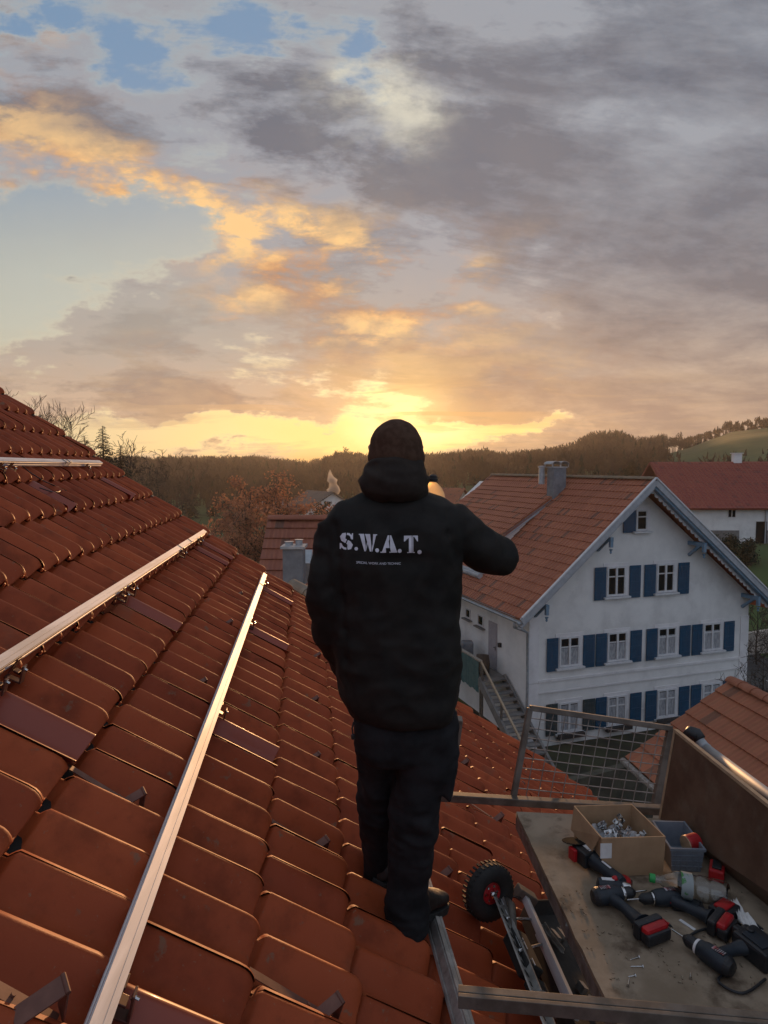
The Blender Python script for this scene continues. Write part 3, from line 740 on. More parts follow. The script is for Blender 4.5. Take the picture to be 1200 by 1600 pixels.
    for (x0, x1) in ((2.92, 3.46), (4.60, 5.14), (5.33, 5.90), (7.05, 7.62)): shutter(x0, x1, 5.70, 7.02)
    window(4.86, 5.42, 8.42, 9.28, curtain=False, split=1)
    mb = MB(); mb.add([(4.24, -.07, 8.36), (4.82, -.07, 8.36), (4.82, -.07, 9.26), (4.62, -.07, 9.26), (4.24, -.07, 8.86), (4.24, -.03, 8.36), (4.82, -.03, 8.36), (4.82, -.03, 9.26), (4.62, -.03, 9.26), (4.24, -.03, 8.86)],
        [(4, 3, 2, 1, 0), (5, 6, 7, 8, 9)]+[(j, (j+1) % 5, 5+(j+1) % 5, 5+j) for j in range(5)]); part('shutter', mb, M_shut, T, world=False)
    # left (side) wall: two small windows, door, gutter and downpipe
    S = thing('tmp', None, None); bpy.data.objects.remove(S)
    def swin(y0, y1, z0, z1):
        mb = MB(); cy, cz = (y0+y1)/2, (z0+z1)/2
        for c, s_ in (((-.02, y0+.03, cz), (.05, .06, z1-z0)), ((-.02, y1-.03, cz), (.05, .06, z1-z0)), ((-.02, cy, z1-.03), (.05, y1-y0-.12, .06)), ((-.02, cy, z0+.03), (.05, y1-y0-.12, .06))): mb.box(c, s_)
        o = part('window', mb, M_trim, T, world=False)
        mb = MB(); mb.box((-.008, cy, cz), (.012, y1-y0-.02, z1-z0-.02)); part('pane', mb, M_glass, o, world=False)
        mb = MB(); mb.box((-.08, cy, z0-.06), (.18, y1-y0+.3, .06)); part('sill', mb, M_conc, o, world=False)
    swin(4.98, 5.48, 4.05, 4.50); swin(3.70, 4.25, 3.98, 4.48)
    mb = MB(); mb.box((-.02, 2.83, 3.42), (.05, .72, 1.98)); d = part('door', mb, M_greydoor, T, world=False)
    mb = MB(); mb.box((-.055, 2.55, 3.35), (.02, .04, .16)); mb.bar((-.08, 2.55, 3.38), (-.08, 2.68, 3.38), .02, .02); part('handle', mb, M_blackp, d, world=False)
    mb = MB(); mb.box((-.07, 2.15, 3.6), (.12, .12, .18)); part('wall_lamp', mb, M_blackp, T, world=False)
    mb = MB(); gz = ZE-.10; gx = EXL-.09
    prof = [(math.cos(a)*.085, math.sin(a)*.085) for a in [PI+PI*j/8 for j in range(9)]]
    mb.loft([[(gx+c_, y, gz+s_) for c_, s_ in prof]+[(gx+c_*.9, y, gz+s_*.9) for c_, s_ in reversed(prof)] for y in (-ov, Lh-1.3)]); part('gutter', mb, M_zinc, T, world=False)
    mb = MB(); mb.tube([(gx, -.55, gz-.08), (gx+.02, -.5, gz-.28), (-.35, -.22, gz-.52), (-.12, -.12, gz-.66), (-.10, -.11, 3), (-.10, -.11, 0)], .055, 10); part('downpipe', mb, M_zinc, T, smooth=True, world=False)
    mb = MB(); mb.box((EXL/2, Lh/2-.9, ZE-.02), (abs(EXL)-.05, Lh-1.0, .05)); part('eave_soffit', mb, M_trim, T, world=False)
    # light zinc canopy edge low on the roof, beside the man's elbow
    mb = MB(); mb.tube([(-.10, 3.9, 6.22), (-.10, 6.6, 6.22)], .13, 12); mb.box((.25, 5.2, 6.33), (.8, 2.5, .06)); part('zinc_canopy', mb, M_zinc, T, world=False)
    # chimney
    mb = MB(); mb.box((4.12, 4.55, 10.1), (.66, .56, 1.75)); ch = part('chimney', mb, M_slate, T, world=False, bevel=.01)
    mb = MB(); mb.box((4.12, 4.55, 10.99), (.74, .64, .06)); mb.lathe((3.55, 4.9, 10.2), [(.14, 0), (.14, .75), (.18, .78), (.18, .84), (.02, .86)], 14); part('chimney_cap', mb, M_zinc, ch, world=False)
    mb = MB()
    for xx in (3.90, 4.34):
        pr = [(xx+.235*math.cos(a), 11.14+.13*math.sin(a)) for a in [PI*j/8 for j in range(9)]]
        q = pr+[(x_, z_-.02) for x_, z_ in reversed(pr)]
        mb.loft([[(x_, y_, z_) for x_, z_ in q] for y_ in (4.20, 4.92)])
        for y_ in (4.25, 4.85):
            mb.box((xx-.21, y_, 11.07), (.03, .03, .16)); mb.box((xx+.21, y_, 11.07), (.03, .03, .16))
    part('chimney_hood', mb, M_zinc, ch, world=False)
    mb = MB(); mb.box((4.1, 4.1, 9.25), (1.1, .5, .05), Matrix.Rotation(-math.atan(.87), 3, 'Y')); part('chimney_flashing', mb, M_zinc, ch, world=False)
    return T
M_greydoor = mat('grey door', (.36, .34, .36), (.31, .29, .31), .7)
HOUSE = build_house()
def hw(x, y, z): return HC+HG*x+HR*y+Vector((0, 0, z))
def build_stairs():
    base = hw(-1.2, 1.5, 0)
    T = thing('outside_staircase', 'outside stairs with a timber handrail going up to the grey side door', 'staircase', base, (0, 0, HA))
    L = lambda x, y, z: (x+1.2, y-1.5, z)
    mb = MB(); n = 13; z0, z1 = 0.0, 2.42; y0, y1 = -2.1, 1.7
    for j in range(n):
        t = (j+.5)/n; mb.box(L(-.68, y0+(y1-y0)*t, z0+(z1-z0)*(j+1)/n-.03), (1.05, (y1-y0)/n+.04, .06))
    part('steps', mb, M_conc, T, world=False)
    mb = MB()
    for xx in (-.12, -1.24): mb.bar(L(xx, y0-.1, z0-.05), L(xx, y1, z1-.02), .10, .34)
    part('stringer', mb, M_conc, T, world=False)
    mb = MB(); mb.box(L(-.66, 4.6, 2.36), (1.15, 5.8, .14)); part('landing', mb, M_conc, T, world=False)
    mb = MB(); mb.bar(L(-1.22, -1.9, .97), L(-1.22, 1.62, 3.21), .07, .07)
    part('handrail', mb, mat('pale timber', (.40, .31, .22), (.33, .25, .17), .8), T, world=False)
    for q in (0.05, .5, .95):
        mb = MB(); mb.bar(L(-1.22, -1.9+3.52*q, 0), L(-1.22, -1.9+3.52*q, .95+2.24*q), .07, .07, (0, 1, 0)); part('post', mb, M_tube, T, world=False)
    B = thing('board_balustrade', 'green painted board balustrade on the landing beside the white side wall', 'balustrade', hw(-1.24, 4.5, 2.4), (0, 0, HA))
    mb = MB(); nb = 26
    for j in range(nb): mb.box((-.04, -2.85+5.7*(j+.5)/nb, .10+.03*(j % 3)), (.03, 5.7/nb-.025, 1.25))
    part('boards', mb, M_teal, B, world=False)
    mb = MB(); mb.box((0, 0, .80), (.14, 5.9, .06)); part('top_rail', mb, mat('pale grey wood', (.34, .31, .27), (.27, .24, .2), .8), B, world=False)
    for yy in (-2.86, 0, 2.86): mb = MB(); mb.box((.06, yy, -.84), (.09, .09, 3.2)); part('post', mb, M_tube, B, world=False)
    # clutter on the landing
    mb = MB(); mb.tube([hw(-.75, 2.3, 2.44), hw(-.78, 2.3, 2.8), hw(-.75, 2.35, 3.2)], [.26, .32, .26], 12); tag(part('planter', mb, mat('brown pot', (.06, .04, .03), (.09, .06, .04), .8), None, smooth=True), 'dark brown tub standing on the stair landing by the side door', 'planter')
    mb = MB(); mb.box(hw(-.7, 3.9, 2.9), (.5, .5, .95)); tag(part('storage_bin', mb, M_slate, None, bevel=.05), 'grey bin at the house wall behind the tub on the landing', 'bin')
build_stairs()

# ================================================================== OTHER HOUSES
def red_house():
    base = Vector((27, 55, terrain(27, 55)))
    T = thing('long_house', 'long white building with a dark red roof at the right edge beyond the gabled house', 'house', base)
    x0, x1 = -1.6, 18; zt = -base.z
    mb = MB(); mb.box(((x0+x1)/2, 4.5, (zt-3.3)/2-.5), (x1-x0, 9, zt-3.3+1)); part('wall', mb, M_plaster, T, world=False)
    mb = MB(); mb.box((.9+.5, -.03, .1), (2.7, .04, 2.0)); mb.box((6, -.03, .3), (2, .04, 1.6)); part('garage_front', mb, M_conc, T, world=False)
    e = zt-3.42; r_ = zt+.45
    sheet('roof', [((-2.9, 5, r_), (19, 5, r_+.1), (19, -.7, e), (-2.9, -.7, e), .36), ((19, 5, r_+.1), (-2.9, 5, r_), (-2.9, 10.5, e), (19, 10.5, e), .36)], M_pan2, T)
    for x_ in (1.75, 5.9, 7.0):
        mb = MB(); mb.box((x_+.32, -.03, zt-3.87), (.68, .06, .75)); o = part('window', mb, M_trim, T, world=False)
        mb = MB(); mb.box((x_+.16, -.065, zt-3.87), (.25, .02, .6)); mb.box((x_+.48, -.065, zt-3.87), (.25, .02, .6)); part('pane', mb, M_glass, o, world=False)
    mb = MB(); mb.box((5.0, 5, zt+.75), (.7, .5, .9)); mb.box((5.0, 5, zt+1.24), (.9, .7, .06)); part('chimney', mb, M_plaster, T, world=False)
    mb = MB(); mb.tube([(4.9, -.1, 0), (4.9, -.1, zt-3.5)], .06, 8); part('downpipe', mb, M_zinc, T, world=False)
    mb = MB(); mb.box((4.6, -.04, .9), (.9, .05, 1.9)); part('door', mb, M_glass, T, world=False)
red_house()
def neighbour():
    # brown roof left of the man, seen over our verge
    Y = 17.0; p = at(440, 811, Y); zr = p.z
    base = Vector((p.x, Y, GROUND)); T = thing('brown_roofed_house', 'neighbour house with a brown tiled roof left of the man, behind our verge', 'house', base)
    zr = zr-GROUND; x0, x1 = -.35, 2.2
    sheet('roof', [((x0, 0, zr), (x1, 0, zr), (x1, -4.6, zr-3.6), (x0, -4.6, zr-3.6), .36), ((x1, 0, zr), (x0, 0, zr), (x0, 4.6, zr-3.6), (x1, 4.6, zr-3.6), .36)], M_pan4, T)
    caps('ridge_tiles', (x0, 0, zr+.0), (x1, 0, zr+.0), M_pan4, T)
    mb = MB(); mb.prism([(-4.1, -.5), (4.1, -.5), (4.1, zr-3.4), (0, zr-.2), (-4.1, zr-3.4)], lambda y, z: (x0+.4, y, z), lambda y, z: (x1-.4, y, z)); part('wall', mb, M_plaster, T, world=False)
    c = at(460, 900, 13.2); cz = at(460, 856, 13.2).z
    mb = MB(); h = 2.0; mb.box((c.x, 13.2, cz-h/2), (.40, .45, h)); ch = part('chimney', mb, M_slate, T, bevel=.01)
    mb = MB(); mb.box((c.x, 13.2, cz+.03), (.48, .53, .05)); mb.lathe((c.x-.1, 13.2, cz+.05), [(.08, 0), (.08, .06), (.10, .08)], 10); mb.lathe((c.x+.1, 13.2, cz+.05), [(.07, 0), (.07, .10), (.09, .12)], 10); part('chimney_cap', mb, M_zinc, ch)
    mb = MB(); q = at(482, 885, 14.4); mb.box(q, (.16, .5, .55), Matrix.Rotation(.5, 3, 'X')); part('roof_vent', mb, M_zinc, T)
    # mossy ridge of a lower roof, close behind our verge
    a = at(456, 912, 9.6); b = at(540, 962, 9.0)
    T2 = thing('low_annex', 'low annex with grey mossy ridge tiles just behind our roof edge', 'annex', (a.x, a.y, GROUND))
    caps('ridge_tiles', a, b, mat('mossy grey tile', (.16, .13, .10), (.22, .19, .15), .85, scale=6), T2, .10, .30, True)
    d = Vector((0, 0, -1))
    sd = (b-a).cross(Vector((0, 0, 1))).normalized()
    if sd.y > 0: sd = -sd
    sheet('roof', [(a, b, b+sd*-2.2+Vector((0, 0, -1.6)), a+sd*-2.2+Vector((0, 0, -1.6)), .3), (b, a, a+sd*1.2+Vector((0, 0, -1.0)), b+sd*1.2+Vector((0, 0, -1.0)), .3)], M_pan4, T2, True)
    mb = MB(); lo = lambda p: Vector((p.x, p.y, GROUND-.2)); A, B, C_, D = a+d*.3+sd*.8+d*.5, b+d*.3+sd*.8+d*.5, b-sd*1.8+d*1.4, a-sd*1.8+d*1.4
    mb.hexa([lo(A), lo(B), lo(C_), lo(D)], [A, B, C_, D]); part('wall', mb, M_plaster, T2)
neighbour()
def far_house(name, label, px, py, Y, wid, h, roofh, wallm, roofm, rot=0.0, deep=8):
    p = at(px, py, Y); gz = terrain(p.x, p.y); T = thing(name, label, 'house', (p.x, p.y, gz), (0, 0, rot))
    H = p.z-gz
    mb = MB(); mb.prism([(-wid/2, -1), (wid/2, -1), (wid/2, H-roofh), (0, H), (-wid/2, H-roofh)], lambda x, z: (x, 0, z), lambda x, z: (x, deep, z)); part('wall', mb, wallm, T, world=False)
    sheet('roof', [((0, -.4, H+.15), (0, deep+.4, H+.15), (-wid/2-.5, deep+.4, H-roofh-.2), (-wid/2-.5, -.4, H-roofh-.2), .4), ((0, deep+.4, H+.15), (0, -.4, H+.15), (wid/2+.5, -.4, H-roofh-.2), (wid/2+.5, deep+.4, H-roofh-.2), .4)], roofm, T)
    for x_ in (-wid*.25, wid*.2):
        for z_ in ((H-roofh)*.75, (H-roofh)*.35):
            mb = MB(); mb.box((x_, -.03, z_), (1.0, .05, 1.2)); o = part('window', mb, M_trim, T, world=False)
            mb = MB(); mb.box((x_, -.07, z_), (.8, .02, 1.0)); part('pane', mb, M_glass, o, world=False)
    return T
M_greyroof = pan_mat('grey brown roof', (.10, .075, .06), (.14, .105, .085), (.06, .05, .04), 3)
far_house('small_house', 'small pale house with a brown gable far behind the left shoulder of the man', 519, 770, 95, 9.0, 6, 2.6, M_plaster, M_greyroof, .55)
far_house('low_barn', 'low brown roofed barn in the valley between the bottle and the house roof', 722, 764, 90, 13, 6, 2.6, M_beige, M_pan4, 1.2)
far_house('far_farmhouse', 'tiny pale farmhouse in front of the far wood above the autumn tree', 432, 771, 180, 12, 6, 3, M_plaster, M_greyroof, .2)
# smoke rising from the small house chimney
def smoke():
    mb = MB(); rng = random.Random(3); c0 = at(519, 778, 96)
    rings = []
    for j in range(9):
        t = j/8; c = c0+Vector((.3*math.sin(t*5), 0, t*3.9)); r_ = (.55, .95, 1.0, .75, .62, .85, .55, .30, .10)[j]*rng.uniform(.85, 1.1)
        rings.append([c+Vector((r_*math.cos(a)*(.85+.3*rng.random()), r_*math.sin(a), .3*rng.random())) for a in [2*PI*q/10 for q in range(10)]])
    mb.loft(rings)
    m = bpy.data.materials.new('chimney smoke'); m.use_nodes = True; t = m.node_tree; t.nodes.remove(t.nodes['Principled BSDF']); v = t.nodes.new('ShaderNodeVolumePrincipled'); v.inputs['Density'].default_value = 2.2; v.inputs['Color'].default_value = (.95, .93, .9, 1); v.inputs['Anisotropy'].default_value = .3
    t.links.new(v.outputs[0], t.nodes['Material Output'].inputs['Volume'])
    tag(part('smoke', mb, m, None, smooth=True), 'small white puff of smoke above the pale house behind the left shoulder', 'smoke', kind='stuff')
smoke()
# orange roof close at the lower right
def right_roof():
    c = at(978, 1184, 12.0); cd = RU; up = (RH*math.cos(.60)+Vector((0, 0, 1))*math.sin(.60))
    nrm = cd.cross(up).normalized()
    T = thing('orange_roofed_annex', 'annex with an orange pantile roof at the lower right corner behind the board panel', 'annex', (c.x, c.y, GROUND))
    top = atplane(1187, 1086, c, nrm); L = (top-c).dot(up); 
    far0 = c; near0 = c-cd*9.5
    s1 = up*L
    sheet('roof', [(far0+s1+cd*.0, near0+s1, near0, far0, .34), (near0+s1, far0+s1, far0+s1+Vector((up.x, up.y, -up.z))*L, near0+s1+Vector((up.x, up.y, -up.z))*L, .34)], M_pan3, T, True)
    caps('ridge_tiles', far0+s1, near0+s1, M_pan3m, T, .11, .34, True)
    mb = MB(); o = Vector((0, 0, -.17)); d = RH
    A, B = far0-cd*.3+RH*.4+o, near0+cd*.3+RH*.4+o; A.z = B.z = c.z+.05; C_, D = B+RH*(L*1.5), A+RH*(L*1.5)
    gz = lambda p: Vector((p.x, p.y, GROUND-.2)); mb.hexa([gz(A), gz(B), gz(C_), gz(D)], [A, B, C_, D]); part('wall', mb, M_beige, T)
    mb = MB(); g0, g1 = far0-RH*.06-Vector((0, 0, .05)), near0-RH*.06-Vector((0, 0, .05)); mb.tube([g0, g1], .06, 10); part('gutter', mb, M_steel, T)
M_pan3m = mat('orange ridge tile', (.24, .085, .045), (.30, .12, .07), .8, scale=4)
right_roof()
# road, verge wall and garden between the houses
strip('road', [(10.5, 60), (17.5, 44), (19.6, 34), (20.3, 26), (20, 10), (17, -10)], 6.0, .03, M_asph)
strip('pavement', [(14.0, 27.0), (13.7, 22), (13.6, 12)], 1.6, .06, M_conc)
for j, (a, b) in enumerate((((19.75, 33.3), (19.95, 30.9)), ((19.1, 38.8), (19.45, 36.2)))):
    strip('lane_marking', [a, b], .16, .036, mat('road paint', (.7, .7, .68), None, .8), seg=.5)
strip('garden_soil', [(-3, 27), (3, 22.0), (15, 22.0)], 13, .02, mat('garden soil', (.030, .028, .018), (.045, .050, .024), .95, scale=1.2, bump=.02, bscale=9))

# ================================================================== TREES
def _unused(): pass
def grow(seed, h, spread=.55, levels=4, kids=(7, 5, 4, 3), r0=.14, start=.25, curl=.25, up=.35, ratio=.56, rmin=.004):
    """branching tree in local coordinates: returns (limbs, twigs, tips)"""
    rng = random.Random(seed); limbs = MB(); twigs = MB(); tips = []
    def seg(p, d, L, r, lv):
        n = 5 if lv < 2 else 3; pts = [p]; dd = d.copy(); q = p.copy()
        for j in range(n):
            dd = (dd+Vector((rng.gauss(0, curl), rng.gauss(0, curl), rng.gauss(0, curl)+(.08 if lv else 0)))*.35).normalized(); q = q+dd*(L/n); pts.append(q)
        rr = [max(rmin*(1-.5*j/n), r*(1-.72*j/n)) for j in range(n+1)]
        if lv < 2: limbs.tube(pts, rr, 7 if lv == 0 else 5, caps=False)
        else: twigs.tube(pts, rr, 3, caps=False)
        if lv >= levels-1: tips.extend(pts[1:]); return
        for j in range(kids[lv]):
            t = start+(1-start)*((j+rng.random())/kids[lv]) if lv == 0 else .2+.8*((j+rng.random())/kids[lv])
            f = t*n; a = min(n-1, int(f)); b = pts[a].lerp(pts[a+1], f-a); td = (pts[a+1]-pts[a]).normalized()
            side = td.cross(Vector((rng.gauss(0, 1), rng.gauss(0, 1), rng.gauss(0, 1)))).normalized()
            nd = (td*(1-spread)+side*spread+Vector((0, 0, up*.5))).normalized()
            seg(b, nd, L*ratio*(1.15-.55*t if lv == 0 else 1)*rng.uniform(.75, 1.15), max(r*(1-.72*t)*.62, .0), lv+1)
        if lv == 0: seg(pts[-1], dd, L*.35, r*.28, 1)
    seg(Vector((0, 0, -.3)), Vector((0, 0, 1)), h*.72, r0, 0)
    return limbs, twigs, tips, rng
def tree(name, label, X_, top_py, Y_, seed, group='trees around the village', m=M_bark, wide=1.0, leaves=0, leafm=None, leaf=.06, base=None, **kw):
    p = at(X_, top_py, Y_); gz = terrain(p.x, Y_) if base is None else base
    h = p.z-gz; T = thing(name, label, 'tree', (p.x, Y_, gz), group=group)
    l, t, tips, rng = grow(seed, h, rmin=.00044*Y_, **kw)
    top = max(q.z for q in tips); s_ = h/top
    for mb in (l, t): mb.v = [(a*s_*wide, b*s_*wide, c*s_) for a, b, c in mb.v]
    part('trunk', l, m, T, smooth=True, world=False, keepn=True)
    if leaves:
        for j in range(leaves):
            q = rng.choice(tips)*s_; q = Vector((q.x*wide, q.y*wide, q.z)); c = q+Vector((rng.gauss(0, .16), rng.gauss(0, .16), rng.gauss(0, .14)))
            a = Vector((rng.gauss(0, 1), rng.gauss(0, 1), rng.gauss(0, 1))).normalized()*leaf*rng.uniform(.6, 1.3); b = a.cross(Vector((rng.gauss(0, 1), rng.gauss(0, 1), rng.gauss(0, 1)))).normalized()*leaf*.7
            t.cur = 1; t.add([c-a, c+b*.9, c+a, c-b*.9], [(0, 1, 2, 3)])
        t.cur = 0
    part('crown', t, [m, leafm] if leaves else m, T, world=False, keepn=True)
    return T
def conifer(name, label, px, top_py, Y_, rad, seed, base=None):
    p = at(px, top_py, Y_); gz = terrain(p.x, Y_) if base is None else base; h = p.z-gz
    T = thing(name, label, 'tree', (p.x, Y_, gz), group='trees around the village'); rng = random.Random(seed)
    mb = MB(); mb.tube([(0, 0, -.3), (0, 0, h*.5), (0, 0, h*.98)], [h*.018, h*.011, .02], 7); part('trunk', mb, M_bark, T, world=False)
    mb = MB(); nb = 620
    for k in range(nb):
        z = h*(.10+.885*(k+rng.random())/nb); top = 1-z/h
        L = (rad*top**.75*rng.uniform(.45, 1.12)+.10); a = rng.uniform(0, 2*PI); d = Vector((math.cos(a), math.sin(a), 0)); sd = Vector((-d.y, d.x, 0)); dr = rng.uniform(.18, .42); n = 6
        for q in range(n):
            f0 = q/n; c = Vector((0, 0, z-L*dr*f0*f0+.06*L))+d*(L*f0); w_ = L*.20*(1-f0)+.07
            for sg in (-1, 1):
                e = c+sd*(sg*w_*rng.uniform(.6, 1.4))+d*(L*rng.uniform(.05, .2))-Vector((0, 0, rng.uniform(-.02, .2)*L)); mb.add([c, c+d*(L*.17), e], [(0, 1, 2)])
    part('crown', mb, M_needle, T, world=False, keepn=True)
    return T
# behind the top of our roof
tree('bare_tree', 'bare tree behind the roof edge in the upper left, cut by the photo edge', 12, 594, 60, 11, levels=5, kids=(9, 6, 5, 4), r0=.16, spread=.5)
tree('bare_tree', 'tall bare tree left of the group above the roof edge', 84, 612, 62, 12, levels=5, kids=(9, 6, 5, 4), r0=.15, spread=.42, start=.35)
tree('bare_tree', 'tall bare tree right of the group above the roof edge', 114, 620, 60, 13, levels=5, kids=(9, 6, 5, 4), r0=.15, spread=.45, start=.35)
tree('bare_tree', 'fine branched bare tree right of the dark conifers', 196, 674, 58, 14, levels=5, kids=(8, 6, 4, 4), r0=.10, spread=.6)
tree('bare_tree', 'low bare tree leaning out below the fine branched one', 214, 702, 55, 24, levels=5, kids=(8, 5, 4, 4), r0=.10, spread=.66)
conifer('conifer', 'tall dark conifer with a pointed tip above the roof edge on the left', 160, 661, 58, 3.4, 15)
conifer('conifer', 'short dark conifer left of the pointed one above the roof edge', 132, 676, 57, 3.6, 16)
conifer('conifer', 'lower dark conifer right of the pointed one', 188, 692, 56, 3.4, 17)
# the brown-leaved tree
tree('brown_leaved_tree', 'wide tree with rusty brown leaves over the roofs left of the man', 372, 738, 34, 21, levels=5, kids=(12, 6, 5, 4), r0=.20, spread=.66, start=.30, up=.3, wide=1.45, leaves=26000, leafm=M_leaf, leaf=.075, m=M_bark, group='trees around the village')
tree('brown_leaved_tree', 'smaller brown leaved tree right of the wide one, by the brown roof', 424, 776, 29, 22, levels=5, kids=(9, 5, 4, 4), r0=.10, spread=.6, start=.3, leaves=6000, leafm=M_leaf, leaf=.075)
tree('bush', 'leafless bush in front of the pale house behind the left shoulder', 492, 782, 80, 23, levels=5, kids=(10, 6, 5, 4), r0=.08, spread=.7, start=.15, leaves=2500, leafm=M_hedge, leaf=.16)
tree('bush', 'dark bush left of the pale house behind the left shoulder', 462, 792, 75, 33, levels=5, kids=(10, 6, 5, 4), r0=.08, spread=.7, start=.15, leaves=2500, leafm=M_hedge, leaf=.16)
# along the valley
for j, (px, py, Y_, sd_) in enumerate(((540, 697, 330, 41), (520, 703, 320, 42), (757, 698, 300, 43), (775, 703, 330, 44))):
    tree('bare_tree', ('spreading bare tree on the skyline just left of the head of the man', 'leftmost bare tree in the clump left of the beanie', 'round bare tree on the skyline right of the bottle', 'smaller bare tree beside the round one right of the bottle')[j], px, py, Y_, sd_, levels=5, kids=(10, 6, 5, 4), r0=.4, spread=.6, start=.2, leaves=0)
conifer('conifer', 'dark conifer between the chimney of the gabled house and the dark red roof', 988, 716, 120, 3.6, 45)
tree('bare_tree', 'small bare tree by the road at the right edge of the photo', 1196, 985, 24, 46, levels=5, kids=(8, 5, 4, 4), r0=.07, spread=.65, start=.3)
tree('bare_tree', 'bare bush before the beige wall at the right edge', 1188, 905, 36, 47, levels=5, kids=(9, 5, 4, 4), r0=.06, spread=.7, start=.1)
for j, (px, py, Y_) in enumerate(((1140, 838, 50), (1175, 842, 48), (1110, 836, 52))):
    tree('hedge_bush', ('dark garden bush at the foot of the garage front', 'dark garden bush nearest the right edge below the white building', 'dark garden bush at the left end of the white building')[j], px, py, Y_, 60+j, levels=4, kids=(9, 6, 5, 4), r0=.05, spread=.75, start=.05, leaves=1800, leafm=M_hedge, leaf=.09)
mb = MB(); a = Vector((17.5, 37, 0)); b = Vector((34, 41, 0)); mb.bar((a.x, a.y, terrain(17.5, 37)+.3), (b.x, b.y, terrain(34, 41)+.6), .3, 1.6); tag(part('garden_wall', mb, M_beige, None), 'beige retaining wall beyond the gabled house at the right edge', 'wall')
mb = MB(); mb.bar((3.0, 17.2, GROUND+1.0), (13.2, 22.0, GROUND+1.0), .25, 2.2); tag(part('garden_wall', mb, mat('mossy dark wall', (.045, .043, .033), (.085, .08, .06), .95, scale=2, dirt=(.03, .04, .015), dscale=4, bump=.01), None), 'dark mossy garden wall below the gabled house, seen through the mesh gate', 'wall')

def far_wood():
    rng = np.random.default_rng(4); V = []; Fs = []; mi = []
    def addtri(P, m):
        b = len(V); V.extend(P); Fs.append((b, b+1, b+2)); mi.append(m)
    n = 0; tries = 0
    while n < 6200 and tries < 60000:
        tries += 1
        Xt = rng.uniform(-.85, .85); r = 125+(455-125)*rng.random()**.62
        px = 600+F*Xt; y = r/math.sqrt(1+Xt*Xt); x = y*Xt
        if px > 1035 and 150 < r < 410: continue
        if .36 < Xt and px <= 1035 and r < 165: continue
        if -.06 < Xt < .16 and r < 140: continue
        z = terrain(x, y)
        if px > 1075 and r > 400: con = rng.random() < .45
        elif 880 < px < 1000 and r > 300: con = rng.random() < .5
        else: con = rng.random() < .15
        h = rng.uniform(7, 11.5)*(1.0 if r > 250 else .85)*(.62 if px > 1060 and r > 400 else 1); n += 1
        if con:
            for q in range(9):
                f0 = .12+.86*q/9; R_ = h*.17*(1-f0)+.25
                for s_ in range(5):
                    a = rng.uniform(0, 2*PI); c, s = math.cos(a), math.sin(a)
                    addtri([(x, y, z+h*(f0+.13)), (x+c*R_-s*R_*.5, y+s*R_+c*R_*.5, z+h*f0-.3), (x+c*R_+s*R_*.5, y+s*R_-c*R_*.5, z+h*f0-.2)], 1)
        else:
            R_ = h*rng.uniform(.22, .34); cz = z+h*.62
            addtri([(x-.15, y, z), (x+.15, y, z), (x, y, z+h*.9)], 0)
            for q in range(58):
                d = rng.normal(size=3); d /= np.linalg.norm(d); d[2] = abs(d[2])*1.2-.25
                rad = rng.random()**.4
                e = np.array([x+d[0]*R_*rad, y+d[1]*R_*rad, cz+d[2]*h*.36*rad])
                up = rng.uniform(.5, 1.5); sx = rng.normal()*.45; wd = rng.uniform(.10, .32)
                addtri([(e[0]-wd, e[1], e[2]), (e[0]+wd, e[1]+rng.normal()*.3, e[2]), (e[0]+sx, e[1], e[2]+up)], 0)
    mb = MB(); mb.v = V; mb.f = Fs; mb.m = mi
    o = part('far_wood', mb, [M_wood_f, M_needle], None, keepn=True); tag(o, 'brown leafless wood covering the far hillside below the skyline', 'wood', kind='stuff')
far_wood()

# ================================================================== THE MAN
def PX(px, py, y): return at(px, py, y)
def oval(c, rx, ry, n=28, e=2.3, tilt=0):
    out = []
    for k in range(n):
        a = 2*PI*k/n; ca, sa = math.cos(a), math.sin(a)
        out.append(Vector((c.x+rx*math.copysign(abs(ca)**(2/e), ca), c.y+ry*math.copysign(abs(sa)**(2/e), sa), c.z+tilt*ca)))
    return out
def rings(rows, n=28, e=2.3):
    """rows: (py, px_left, px_right, half thickness, depth)"""
    out = []
    for py, xl, xr, th, y in rows:
        a = PX(xl, py, y); b = PX(xr, py, y); out.append(oval((a+b)/2, (b.x-a.x)/2, th, n, e))
    return out
def wrinkle(me, fn, relax=1):
    """push the cloth in and out along its normals, then relax it a little"""
    n = len(me.vertices); co = np.empty(n*3, np.float64); me.vertices.foreach_get('co', co); co = co.reshape(-1, 3)
    nr = np.array([tuple(v.vector) for v in me.vertex_normals])
    ed = np.empty(len(me.edges)*2, np.int64); me.edges.foreach_get('vertices', ed); ed = ed.reshape(-1, 2)
    deg = np.bincount(ed.ravel(), minlength=n).reshape(-1, 1).astype(float)
    def avg(v):
        out = np.zeros_like(v)
        for k in range(v.shape[1]): out[:, k] = np.bincount(ed[:, 0], v[ed[:, 1], k], n)+np.bincount(ed[:, 1], v[ed[:, 0], k], n)
        return out/np.maximum(deg, 1)
    for _ in range(6): nr = nr*.5+avg(nr)*.5
    nr /= np.maximum(np.linalg.norm(nr, axis=1, keepdims=True), 1e-9)
    t = np.array([fn(Vector(c)) for c in co]).reshape(-1, 1)
    co = co+nr*t
    for _ in range(relax): co = co*.5+avg(co)*.5
    me.vertices.foreach_set('co', co.ravel()); me.update()
def nz3(p, s, o=0): return noise.noise(Vector((p.x*s[0]+o, p.y*s[1]+o, p.z*s[2]-o)))
def ridge_n(p, s, o=0): return 1-2*abs(nz3(p, s, o))
foot_r = atplane(640, 1452, RO, RN); foot_l = atplane(591, 1390, RO, RN)
